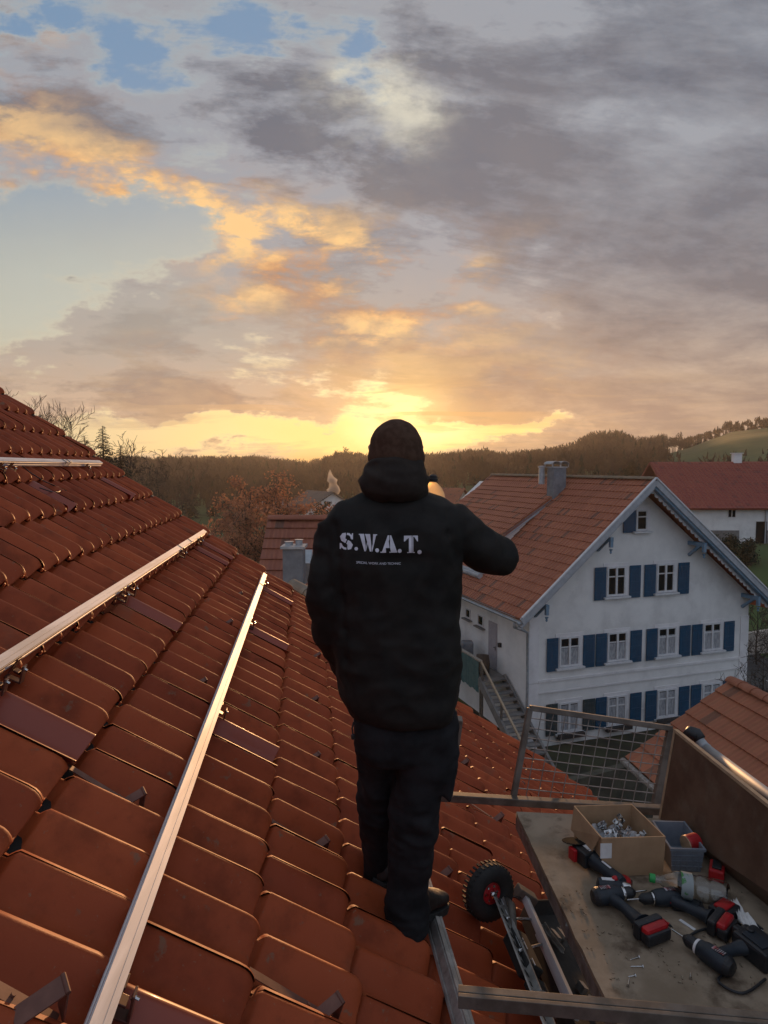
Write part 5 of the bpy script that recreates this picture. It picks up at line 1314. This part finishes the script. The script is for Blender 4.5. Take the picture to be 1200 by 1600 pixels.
def L3(T): return T
def frame_at(name, label, cat, px, py, rz, up=0.0, group=None): 
    return thing(name, label, cat, bz(px, py, 0)+Vector((0, 0, up+.001)), (0, 0, R(rz)), group)
def cap_pts(pts, rad, n=12): return pts, rad
def drill(name, label, px, py, rz, ha=-82, mirror=1, battery=M_red, chuck=True, big=1.0, hl=.105, accent=True, group='cordless power tools on the deck'):
    """lying on its side: barrel along +x, handle towards ha degrees"""
    T = frame_at(name, label, 'power tool', px, py, rz, group=group)
    S = big; zc = .034*S; ax = (1, 0, 0)
    mb = MB(); mb.lathe((-.075*S, 0, zc), [(.012*S, 0), (.027*S, .004*S), (.032*S, .014*S), (.033*S, .060*S), (.031*S, .085*S), (.029*S, .092*S), (.026*S, .105*S)], 22, ax)
    h = Vector((math.cos(R(ha)), math.sin(R(ha))*mirror, 0)); hp = [Vector((-.028*S, 0, zc)), Vector((-.020*S, 0, zc))+h*.04*S, Vector((-.018*S, 0, zc))+h*.075*S, Vector((-.022*S, 0, zc))+h*hl*S]
    sd = Vector((0, 0, 1)).cross(h).normalized()
    def ringz(c, a, b): return [c+sd*(a*math.cos(t))+Vector((0, 0, b*math.sin(t))) for t in [2*PI*k/16 for k in range(16)]]
    mb.loft([ringz(hp[0], .024*S, .024*S), ringz(hp[1], .021*S, .020*S), ringz(hp[2], .018*S, .018*S), ringz(hp[3], .026*S, .022*S), ringz(hp[3]+h*.012*S, .042*S, .030*S)])
    bd = part('housing', mb, M_navy, T, world=False, smooth=False); smooth_part(bd, 50)
    mb = MB(); mb.lathe((-.083*S, 0, zc), [(.006*S, 0), (.022*S, .002*S), (.030*S, .012*S), (.0325*S, .020*S)], 20, ax)
    for a in range(6): mb.box(Vector((-.055*S+.0*a, 0, zc))+Vector((.006*a*S, 0, .0325*S)), (.003*S, .020*S, .003*S))
    part('motor_cap', mb, M_blackp, T, world=False)
    # battery: block with slide rail and latch
    c = hp[3]+h*.040*S+sd*(.006*S*mirror); Mx = Matrix((h, sd, Vector((0, 0, 1)))).transposed()
    mb = MB(); mb.box(c-h*.006*S, (.030*S, .112*S, .058*S), Mx); mb.box(c+h*.030*S-Vector((0, 0, .006*S)), (.040*S, .104*S, .040*S), Mx); o = part('battery', mb, M_blackp, T, world=False, bevel=.008*S)
    mb = MB(); mb.box(c+h*.024*S+Vector((0, 0, .006*S)), (.034*S, .098*S, .044*S), Mx); part('battery_shell', mb, battery, o, world=False, bevel=.010*S)
    mb = MB(); mb.box(c+sd*.061*S, (.014*S, .006*S, .024*S), Mx); part('latch', mb, M_red, o, world=False, bevel=.001)
    if accent:
        mb = MB(); t0 = hp[0].lerp(hp[1], .62)+(Vector((1, 0, 0))*.019*S); mb.tube([t0, t0+h*.028*S], [.008*S, .007*S], 10); part('trigger', mb, M_red, T, world=False, smooth=True)
        mb = MB(); mb.box((-.035*S, 0, zc+.0325*S), (.040*S, .018*S, .002*S)); part('side_badge', mb, mat('badge', (.40, .42, .44), (.30, .03, .03), .5, scale=60), T, world=False)
    if chuck:
        mb = MB(); mb.lathe((.030*S, 0, zc), [(.022*S, 0), (.0235*S, .004*S), (.0235*S, .010*S)], 20, ax); part('collar', mb, M_white if chuck == 2 else M_chrome, T, world=False)
        mb = MB(); mb.lathe((.040*S, 0, zc), [(.020*S, 0), (.021*S, .006*S), (.021*S, .028*S), (.017*S, .036*S), (.009*S, .046*S), (.004*S, .047*S)], 20, ax); ck = part('chuck', mb, M_blackp, T, world=False)
        mb = MB(); mb.lathe((.085*S, 0, zc), [(.003*S, 0), (.003*S, .045*S), (.001*S, .05*S)], 8, ax); part('bit', mb, M_chrome, ck, world=False)
    return T
drill('cordless_drill', 'dark drill with the big red and black battery, nearest the left edge of the deck', 958, 1412, 10, -76, 1, M_red, 1, 1.0, hl=.150)
drill('cordless_drill', 'dark drill half under the clear bottle, with two bright red battery patches', 1032, 1416, 186, -128, -1, M_red, 1, .95, hl=.150)
drill('cordless_drill', 'dark drill with a white collar pointing away, in the lower right corner of the deck', 1106, 1506, 122, -100, 1, M_blackp, 2, 1.0, hl=.125)
def grinder():
    T = frame_at('angle_grinder', 'dark cordless grinder with a red cap beside the cardboard box', 'power tool', 928, 1360, 112, group='cordless power tools on the deck')
    zc = .040; ax = (1, 0, 0)
    mb = MB(); mb.lathe((-.16, 0, zc), [(.010, 0), (.022, .004), (.026, .02), (.024, .07), (.023, .11), (.030, .135), (.032, .155), (.028, .165)], 20, ax); b = part('housing', mb, M_navy, T, world=False); smooth_part(b, 50)
    mb = MB(); mb.box((.045, 0, zc), (.085, .086, .062)); part('battery', mb, M_blackp, T, world=False, bevel=.007)
    mb = MB(); mb.box((.050, -.005, zc+.032), (.045, .030, .003)); mb.box((.020, -.005, zc+.032), (.006, .030, .003)); part('battery_label', mb, M_white, T, world=False)
    mb = MB(); mb.box((.070, .046, zc-.002), (.040, .022, .050)); part('battery_shell', mb, M_red, T, world=False, bevel=.004)
    mb = MB(); mb.lathe((.105, .012, .062), [(.002, 0), (.050, .001), (.052, .003), (.050, .005), (.002, .006)], 26, (.25, -.1, 1)); part('disc', mb, mat('matt cutting disc', (.02, .019, .018), None, 1.0, spec=.05), T, world=False)
    mb = MB(); mb.lathe((-.145, .022, zc+.012), [(.002, -.004), (.010, 0), (.010, .012), (.004, .016)], 12, (0, .4, 1)); part('switch', mb, M_red, T, world=False)
    mb = MB(); mb.box((-.07, 0, zc+.0235), (.05, .008, .002)); part('side_badge', mb, M_white, T, world=False)
grinder()
def more_tools():
    # the grinder body lying beyond the first drill
    T = frame_at('impact_driver', 'stubby dark impact driver lying against the first drill, pointing right', 'power tool', 962, 1398, -6, group='cordless power tools on the deck')
    mb = MB(); mb.lathe((-.07, 0, .03), [(.010, 0), (.027, .006), (.029, .05), (.026, .08), (.020, .092)], 18, (1, 0, 0)); o = part('housing', mb, M_navy, T, world=False); smooth_part(o, 50)
    mb = MB(); mb.lathe((.022, 0, .03), [(.019, 0), (.021, .004), (.020, .012), (.014, .03), (.010, .034)], 18, (1, 0, 0)); part('nose', mb, M_chrome, T, world=False)
    mb = MB(); mb.box((-.03, 0, .0585), (.045, .016, .002)); part('side_badge', mb, M_white, T, world=False)
    # lower right: black charger block with cable
    T = frame_at('battery_charger', 'black battery block at the right edge, above the corner drill', 'charger', 1186, 1497, 20)
    mb = MB(); mb.box((0, 0, .032), (.10, .13, .064)); o = part('housing', mb, M_blackp, T, world=False, bevel=.010)
    mb = MB(); mb.box((-.01, 0, .066), (.05, .08, .006)); part('slide_plate', mb, M_navy, T, world=False, bevel=.002)
    mb = MB(); mb.lathe((.0, .035, .070), [(.012, 0), (.012, .004), (.008, .006)], 12); part('knob', mb, M_blackp, T, world=False)
more_tools()
def card_box():
    nl, nr = bz(941, 1370), bz(1036, 1367); w_ = (nr-nl).length; ang = math.degrees(math.atan2(nr.y-nl.y, nr.x-nl.x))
    c = (nl+nr)/2
    T = thing('cardboard_box', 'open cardboard box of metal clamps at the far end of the deck', 'box', c+Vector((0, 0, .001)), (0, 0, R(ang)))
    H = .155; D = .25; t = .005; wt = w_*1.05
    def skew(x, y, z): return (x-y*.10+ (x*.05)*(z/H), y, z)
    mb = MB()
    def wall(a, b, z0=0, z1=H, th=t):
        a = Vector(a); b = Vector(b); d = (b-a).normalized(); s_ = Vector((-d.y, d.x))*th
        q = [a, b, b+s_, a+s_]; mb.hexa([skew(p.x, p.y, z0) for p in q], [skew(p.x, p.y, z1) for p in q])
    wall((-w_/2, 0), (w_/2, 0)); wall((w_/2, t), (w_/2, D)); wall((w_/2-t, D), (-w_/2, D)); wall((-w_/2, D-t), (-w_/2, t))
    q = [(-w_/2+t, t), (w_/2-t, t), (w_/2-t, D-t), (-w_/2+t, D-t)]; mb.hexa([skew(x, y, 0) for x, y in q], [skew(x, y, .004) for x, y in q])
    part('carton', mb, M_card, T, world=False)
    mb = MB(); e = [skew(-w_/2, .01, H), skew(-w_/2, D-.01, H)]; mb.hexa([e[0], e[1], (e[1][0]-.020, e[1][1]-.02, H-.09), (e[0][0]-.016, e[0][1]+.05, H-.10)], [(p[0]-.003, p[1], p[2]+.003) for p in (e[0], e[1], (e[1][0]-.020, e[1][1]-.02, H-.09), (e[0][0]-.016, e[0][1]+.05, H-.10))]); part('flap', mb, M_card, T, world=False)
    mb = MB(); mb.box((-w_/2+.012, -.0015, .105), (.045, .002, .06)); part('paper_label', mb, M_paper, T, world=False)
    rng = random.Random(8)
    for j in range(14):
        o = MB(); p = Vector((rng.uniform(-.07, .08), rng.uniform(.06, .20), rng.uniform(.075, .125))); M = Matrix.Rotation(rng.uniform(0, 3), 3, 'Z')@Matrix.Rotation(rng.uniform(-1, 1), 3, 'X')
        o.box(p, (.034, .018, .003), M); o.box(p+M@Vector((.016, 0, .010)), (.003, .018, .022), M); o.lathe(p, [(.004, -.012), (.004, .012), (.008, .012), (.008, .018)], 6, M@Vector((0, 0, 1)))
        k = part('rail_clamp', o, M_chrome, None, world=False); k.data.transform(Matrix.Translation(c+Vector((0, 0, .001)))@Matrix.Rotation(R(ang), 4, 'Z'))
        tag(k, 'shiny metal clamp in the heap inside the cardboard box', 'clamp', 'metal clamps in the cardboard box')
    mb = MB(); vs = []; n = 14
    for a in range(n):
        for b in range(n):
            x, y = -w_/2+.02+(w_-.04)*a/(n-1), .02+(D-.04)*b/(n-1); z_ = .070+.020*math.sin(a*1.1+1)*math.sin(b*.9)+rng.uniform(-.008, .008); vs.append((x-y*.10, y, z_))
    mb.add(vs, [(a*n+b, a*n+b+1, (a+1)*n+b+1, (a+1)*n+b) for a in range(n-1) for b in range(n-1)])
    k = part('plastic_bag', mb, M_bag, None, world=False, keepn=True); k.data.transform(Matrix.Translation(c+Vector((0, 0, .001)))@Matrix.Rotation(R(ang), 4, 'Z'))
    tag(k, 'crumpled clear plastic bag inside the cardboard box', 'bag')
card_box()
def crate():
    nl, nr = bz(1050, 1362), bz(1094, 1362); c = (nl+nr)/2; w0 = (nr-nl).length
    T = thing('grey_crate', 'small grey plastic crate between the cardboard box and the brown board', 'crate', c+Vector((0, 0, .001)), (0, 0, R(-3)))
    H = .100; D = .19; mb = MB()
    def rg(w_, d0, d1, z, ins=0): return [(-w_/2+ins, d0+ins, z), (w_/2-ins, d0+ins, z), (w_/2-ins, d1-ins, z), (-w_/2+ins, d1-ins, z)]
    mb.loft([rg(w0, 0, D*.9, 0), rg(w0*1.16, -.008, D, H*.90), rg(w0*1.24, -.014, D+.006, H*.90), rg(w0*1.24, -.014, D+.006, H), rg(w0*1.16, -.008, D, H, .003), rg(w0, 0, D*.9, .006, .004)])
    for j in range(3): mb.box((0, -.006-.0015*j, .025+.022*j), (w0*1.08, .003, .003))
    for j in range(-2, 3): mb.box((j*w0*.2, -.006, .045), (.003, .004, .07))
    part('shell', mb, M_greyp, T, world=False)
    r0 = c+Vector((.022, .055, .080)); R2 = thing('strap_reel', 'reel of red strap with a pale wooden side, inside the grey crate', 'reel', r0)
    mb = MB(); mb.lathe(r0, [(.012, 0), (.032, .001), (.034, .010), (.034, .050), (.032, .055), (.012, .056)], 24, (1, .25, .1)); part('red_strap', mb, M_red, R2)
    mb = MB(); mb.lathe(r0, [(.003, -.004), (.033, -.003), (.034, .001), (.003, .002)], 24, (1, .25, .1)); part('side_disc', mb, M_raw, R2)
crate()
def lying_bottle():
    a, b = bz(1014, 1383, .045), bz(1139, 1404, .045); d = (b-a).normalized(); L = (b-a).length
    T = thing('water_bottle', 'large clear bottle with a green cap lying across the tools', 'bottle', a+Vector((0, 0, .045)), (0, 0, 0))
    a = a+Vector((0, 0, .030)); b = b+Vector((0, 0, .012)); d = (b-a).normalized()
    out = [(.012, .018), (.014, .030), (.014, .040), (.026, .065), (.040, .095), (.045, .115), (.045, .165), (.041, .172), (.041, .182), (.045, .190), (.045, .225), (.042, .232), (.045, .240), (.045, .285), (.040, .300), (.020, .303)]
    s_ = L/.303; out = [(r_, h_*s_) for r_, h_ in out]
    mb = MB(); mb.lathe(a, out+[(r_-.001, h_) for r_, h_ in out[::-1]], 30, d, caps=False); part('bottle_body', mb, M_clear, T, smooth=True)
    mb = MB(); mb.lathe(a, [(.010, 0), (.0155, .001), (.016, .020), (.010, .021)], 18, d); part('cap', mb, M_green, T)
    mb = MB(); mb.lathe(a, [(.0456, .118*s_), (.0456, .163*s_)], 30, d, caps=False); part('label', mb, M_label, T, smooth=True)
lying_bottle()
def small_stuff():
    def stick(name, label, p, q, r_, m, m2=None, n=6):
        a, b = bz(*p, r_+.001), bz(*q, r_+.001); T = thing(name, label, name.split('_')[-1], a)
        mb = MB(); mb.tube([a, b], r_, n); part('shaft', mb, m, T)
        d = (b-a).normalized(); mb = MB(); mb.lathe(b, [(r_, 0), (r_*.3, r_*2.6), (.0003, r_*3.2)], 6, d); part('tip', mb, m2 or M_raw, T)
    stick('carpenter_pencil', 'short yellow pencil beside the red battery', (993, 1441), (1012, 1449), .0055, M_yellow)
    stick('carpenter_pencil', 'red pencil between the yellow one and the dark drill under the bottle', (1031, 1434), (1046, 1445), .005, M_red, M_blackp)
    a, b = bz(1062, 1437, .002), bz(1086, 1453, .002); mb = MB(); mb.bar(a, b, .012, .002); T = thing('utility_knife', 'white knife blade lying on the deck below the dark drill', 'knife', a); part('blade', mb, M_white, T)
    # crumpled paper towel
    rng = random.Random(9); P = [bz(1146, 1408, .035), bz(1158, 1428, .03), bz(1170, 1444, .03), bz(1184, 1462, .02)]; n = 14; m_ = 9; vs = []
    for j in range(n):
        f = j/(n-1)*3; i_ = min(2, int(f)); c = P[i_].lerp(P[i_+1], f-i_); wd = .020+.022*(j/n)**1.5
        for k in range(m_): t = k/(m_-1)-.5; vs.append(c+Vector((t*wd*2*.8, t*wd*1.0, .012*math.sin(k*1.9+j*.8)+rng.uniform(-.004, .004))))
    mb = MB(); mb.add(vs, [(j*m_+k, j*m_+k+1, (j+1)*m_+k+1, (j+1)*m_+k) for j in range(n-1) for k in range(m_-1)])
    o = part('paper_towel', mb, M_paper, None, keepn=True, smooth=True); so = o.modifiers.new('s', 'SOLIDIFY'); so.thickness = .0015; tag(o, 'crumpled white paper towel beside the base of the clear bottle', 'paper')
    q = [bz(1160, 1448, .004), bz(1187, 1459, .016), bz(1162, 1491, .004), bz(1138, 1472, .004)]; mb = MB(); mb.hexa(q, [p+Vector((0, 0, .005)) for p in q]); tag(part('cardboard_scrap', mb, M_card, None), 'square scrap of cardboard above the corner drill', 'cardboard')
    # crumbs, screws and shavings on the deck
    mb = MB(); rng = random.Random(12)
    for j in range(170):
        px, py = rng.uniform(860, 1190), rng.uniform(1385, 1540)
        if px < 860+ (py-1385)*.5: continue
        p = bz(px, py, .002); s_ = rng.uniform(.0012, .0045); mb.box(p, (s_*rng.uniform(1, 4), s_, s_*.6), rng.uniform(0, 3))
    tag(part('crumbs', mb, mat('crumbs', (.12, .08, .05), (.3, .25, .18), .9, scale=200), None), 'fine crumbs and shavings scattered over the deck', 'debris', kind='stuff')
small_stuff()
def clutter():
    def block(name, label, cat, px, py, rz, sz, m, top=None, bev=.006):
        T = thing(name, label, cat, bz(px, py)+Vector((0, 0, .001)), (0, 0, R(rz)))
        mb = MB(); mb.box((0, 0, sz[2]/2), sz); part('shell', mb, m, T, world=False, bevel=bev)
        mb = MB(); mb.box((0, 0, sz[2]+.003), (sz[0]*.7, sz[1]*.6, .008)); part('top_plate', mb, top or M_blackp, T, world=False, bevel=.002)
        return T
    block('spare_battery', 'black and red battery pack between the clear bottle and the paper towel', 'battery', 1131, 1434, 35, (.095, .070, .045), M_blackp, M_red)
    block('spare_battery', 'small red topped battery pack against the side of the grey crate', 'battery', 1120, 1368, 60, (.085, .055, .040), M_red, M_blackp)
    block('bit_case', 'flat black bit case lying before the clear bottle', 'case', 1074, 1420, -12, (.110, .055, .022), M_blackp, M_navy)
    T = thing('tape_measure', 'round red and black tape measure by the foot of the cardboard box', 'tape measure', bz(972, 1386)+Vector((0, 0, .001)), (0, 0, .5))
    mb = MB(); mb.lathe((0, 0, 0), [(.026, 0), (.032, .003), (.033, .010), (.033, .026), (.030, .032), (.010, .034)], 24); part('shell', mb, M_red, T, world=False); mb = MB(); mb.box((.030, 0, .012), (.022, .030, .020)); part('mouth', mb, M_blackp, T, world=False, bevel=.003)
    for j, pts in enumerate((((1098, 1476), (1075, 1466), (1100, 1452), (1140, 1452), (1165, 1436), (1192, 1452)), ((1150, 1512), (1122, 1532), (1160, 1552), (1196, 1530)))):
        P_ = [bz(x, y, .008) for x, y in pts]; sm = []
        for a in range(len(P_)-1):
            p0, p1, p2, p3 = P_[max(0, a-1)], P_[a], P_[a+1], P_[min(len(P_)-1, a+2)]
            for q in range(8): u = q/8; sm.append(.5*((2*p1)+(p2-p0)*u+(2*p0-5*p1+4*p2-p3)*u*u+(3*p1-p0-3*p2+p3)*u*u*u))
        mb = MB(); mb.tube(sm+[P_[-1]], .0042, 8); tag(part('cable', mb, M_blackp, None, smooth=True), ('black cable winding past the cardboard scrap on the deck', 'short black cable in front of the corner drill')[j], 'cable')
    rng = random.Random(77)
    for j in range(7):
        px, py = rng.uniform(975, 1180), rng.uniform(1450, 1545); p = bz(px, py, .004); a = rng.uniform(0, 6.28); d = Vector((math.cos(a), math.sin(a), 0)); L = rng.uniform(.022, .045)
        mb = MB(); mb.lathe(p, [(.0052, 0), (.0046, .003), (.0018, .004), (.0016, L*.9), (.0002, L)], 8, d); tag(part('screw', mb, M_chrome, None), 'shiny screw lying loose on the front half of the deck', 'screw', 'loose screws on the deck')
clutter()

def hoist_cart():
    c = atplane(763, 1392, RO+RN*.145, RN)
    wb = atplane(765, 1436, RO, RN)
    T = thing('wheeled_hoist', 'aluminium hoist sledge with black wheel and red hub, lying on the tiles', 'hoist', wb)
    ax = (RU*-.93+RD*.20+RN*.30).normalized(); rad = 44.0/F*c.y
    prof = []
    for j in range(17): a = -PI/2+2*PI*j/16; prof.append((rad*.68+rad*.32*math.copysign(abs(math.sin(a))**.8, math.sin(a)), .046*math.cos(a)**.7 if math.cos(a) > 0 else 0))
    mb = MB(); mb.lathe(c, prof, 56, ax, caps=False)
    n = 34; u = ax.cross(Vector((0, 0, 1))).normalized(); v = ax.cross(u)
    for k in range(n):
        a = 2*PI*k/n; e = u*math.cos(a)+v*math.sin(a); t_ = ax.cross(e)
        for q_ in (-1, 1): mb.box(c+e*rad*.972+ax*(.016*q_), (.008, .008, .022), Matrix((e, t_, ax)).transposed())
    wl = part('wheel', mb, M_black, T); smooth_part(wl, 45)
    rr = rad*.36; fwd = ax if ax.y < 0 else -ax
    mb = MB(); mb.lathe(c, [(.006, -.03), (rr*.4, -.030), (rr*.5, -.022), (rr*.95, -.018), (rr*1.05, -.026), (rr*1.14, -.02), (rr*1.14, .02), (rr*1.05, .026), (rr*.95, .018), (rr*.5, .022), (rr*.4, .03), (.006, .03)], 30, ax)
    part('rim', mb, M_redrim, wl)
    mb = MB()
    for k in range(6): a = 2*PI*k/6; mb.lathe(c+(u*math.cos(a)+v*math.sin(a))*rr*.7+fwd*.019, [(.005, 0), (.005, .006)], 6, fwd)
    mb.lathe(c+fwd*.02, [(.014, 0), (.014, .022), (.008, .026)], 16, fwd); part('axle', mb, M_chrome, wl)
    up = .12
    P = lambda px, py, s: atplane(px, py, RO+RN*s, RN)
    # side plate 1 : perforated flat profile from the hub towards the camera
    a, b = P(769, 1386, .15), P(868, 1640, .11); d = (b-a).normalized(); pl = MB()
    pl.bar(a, b, .050, .006, (RN+RD*.35)); pl.bar(a+RD*.024+RN*.004, b+RD*.024+RN*.004, .006, .032, RN)
    part('side_plate', pl, M_alu2, T)
    hb = MB()
    for j in range(14):
        q = a.lerp(b, .12+.06*j)+RN*.004; w2 = .010+.012*((j*7) % 3)/2
        hb.bar(q, q+d*.018, w2, .003, (RN+RD*.35))
    part('slots', hb, M_black, T)
    a2, b2 = P(818, 1398, .15), P(903, 1590, .12); d2 = (b2-a2).normalized(); pl = MB()
    pl.bar(a2, b2, .022, .030, RN); part('inner_rail', pl, M_alu, T, bevel=.002)
    pl = MB(); pl.bar(a2+RD*.028+d2*.10-RN*.01, a2+RD*.028+d2*.36-RN*.01, .030, .012, RN); pl.bar(a2-RN*.02+d2*.22+RD*.014, a2-RN*.02+d2*.52+RD*.014, .040, .010, RN); part('slider', pl, M_alu, T, bevel=.001)
    for f, g_ in ((.05, .02), (.26, .22), (.48, .44)):
        pl = MB(); pl.tube([a.lerp(b, f)+RN*.01, a2.lerp(b2, g_)-RN*.012], .006, 8); part('cross_rod', pl, M_chrome, T, smooth=True)
    pl = MB(); pl.box(a2+RD*.01+RN*.0, (.10, .06, .05), Matrix((RD, -RU, RN)).transposed()); part('end_bracket', pl, M_tube, T, bevel=.006)
    pl = MB(); q = a.lerp(b, .10)+RD*.035; pl.tube([q+RN*.02, q+RN*.03-RU*.05, q-RU*.11+RN*.01, q-RU*.18-RN*.02], [.012, .016, .014, .01], 8); part('rope_guide', pl, M_tube, T, smooth=True)
    for f, w2, h2 in ((.07, .05, .02), (.17, .03, .045), (.36, .06, .018), (.50, .035, .03)):
        pl = MB(); q = a.lerp(b, f)+RD*.034+RN*.006; pl.bar(q, q-RU*w2, .030, .003, RN); pl.bar(q+RD*.014, q+RD*.014-RU*w2, .003, h2, RN); o = part('bracket', pl, M_alu, T, bevel=.001)
        hb = MB(); hb.lathe(q-RU*w2*.5+RN*.002, [(.009, 0), (.009, .006), (.004, .007), (.004, .014)], 6, RN); part('bolt', hb, M_chrome, o)
    pl = MB(); q = a.lerp(b, .42)+RD*.055-RN*.02; Mx = Matrix((RD, -RU, RN)).transposed(); pl.box(q, (.075, .20, .07), Mx); pl.box(q-RU*.16-RN*.01+RD*.01, (.07, .08, .05), Mx); part('winch_housing', pl, M_black, T, bevel=.008)
    pl = MB(); q = a.lerp(b, .75)+RD*.05; pl.lathe(q-RD*.03, [(.035, 0), (.035, .004), (.018, .005), (.018, .05), (.035, .051), (.035, .055)], 20, RD); part('rope_drum', pl, M_steel, T)
    # dark tray under it, standing between the sledge and the deck
    Tr = thing('black_tray', 'dark tray full of offcuts under the deck edge, beside the wheeled hoist', 'tray', P(880, 1500, .05))
    pts = [P(812, 1432, .03), P(905, 1425, .03), P(1010, 1600, .03), P(885, 1640, .03)]
    mb = MB(); cen = sum(pts, Vector())/4
    mb.loft([[p for p in pts], [p+(p-cen)*.05+RN*.08 for p in pts], [p+(p-cen)*.03+RN*.08 for p in pts], [p-(p-cen)*.04+RN*.008 for p in pts]]); part('shell', mb, M_black, Tr)
    rng = random.Random(31)
    for j in range(16):
        f, g_ = rng.uniform(.15, .9), rng.uniform(.08, .85); q = pts[0].lerp(pts[1], f).lerp(pts[3].lerp(pts[2], f), g_)+RN*rng.uniform(.025, .07)
        dd = (-RU+RD*rng.uniform(-.7, .7)+RN*rng.uniform(-.1, .1)).normalized(); L = rng.uniform(.05, .15); mb = MB(); k = j % 3
        if k == 0: mb.bar(q, q+dd*L, .022, .003, RN); mb.bar(q+RN*.009, q+RN*.009+dd*L, .003, .018, RN)
        elif k == 1: mb.bar(q, q+dd*L*.6, .030, .030, RN)
        else: mb.lathe(q, [(.003, 0), (.003, L*.5), (.007, L*.5), (.007, L*.5+.006)], 6, dd)
        o = part('metal_offcut', mb, (M_alu2, M_steel, M_chrome)[k], None); tag(o, ('dull angle offcut lying in the dark tray by the hoist', 'stubby steel block lying in the dark tray by the hoist', 'shiny bolt lying in the dark tray by the hoist')[k], 'metal piece', 'metal pieces in the dark tray')
hoist_cart()

# ================================================================== HAZE
def haze():
    mb = MB(); mb.box((0, 0, 12), (1500, 1500, 110))
    m = bpy.data.materials.new('haze air'); m.use_nodes = True; t = m.node_tree; t.nodes.remove(t.nodes['Principled BSDF'])
    v = t.nodes.new('ShaderNodeVolumePrincipled'); v.inputs['Density'].default_value = .00025; v.inputs['Color'].default_value = (.95, .90, .84, 1); v.inputs['Anisotropy'].default_value = .55
    t.links.new(v.outputs[0], t.nodes['Material Output'].inputs['Volume'])
    tag(part('haze', mb, m, None), kind='stuff')
haze()
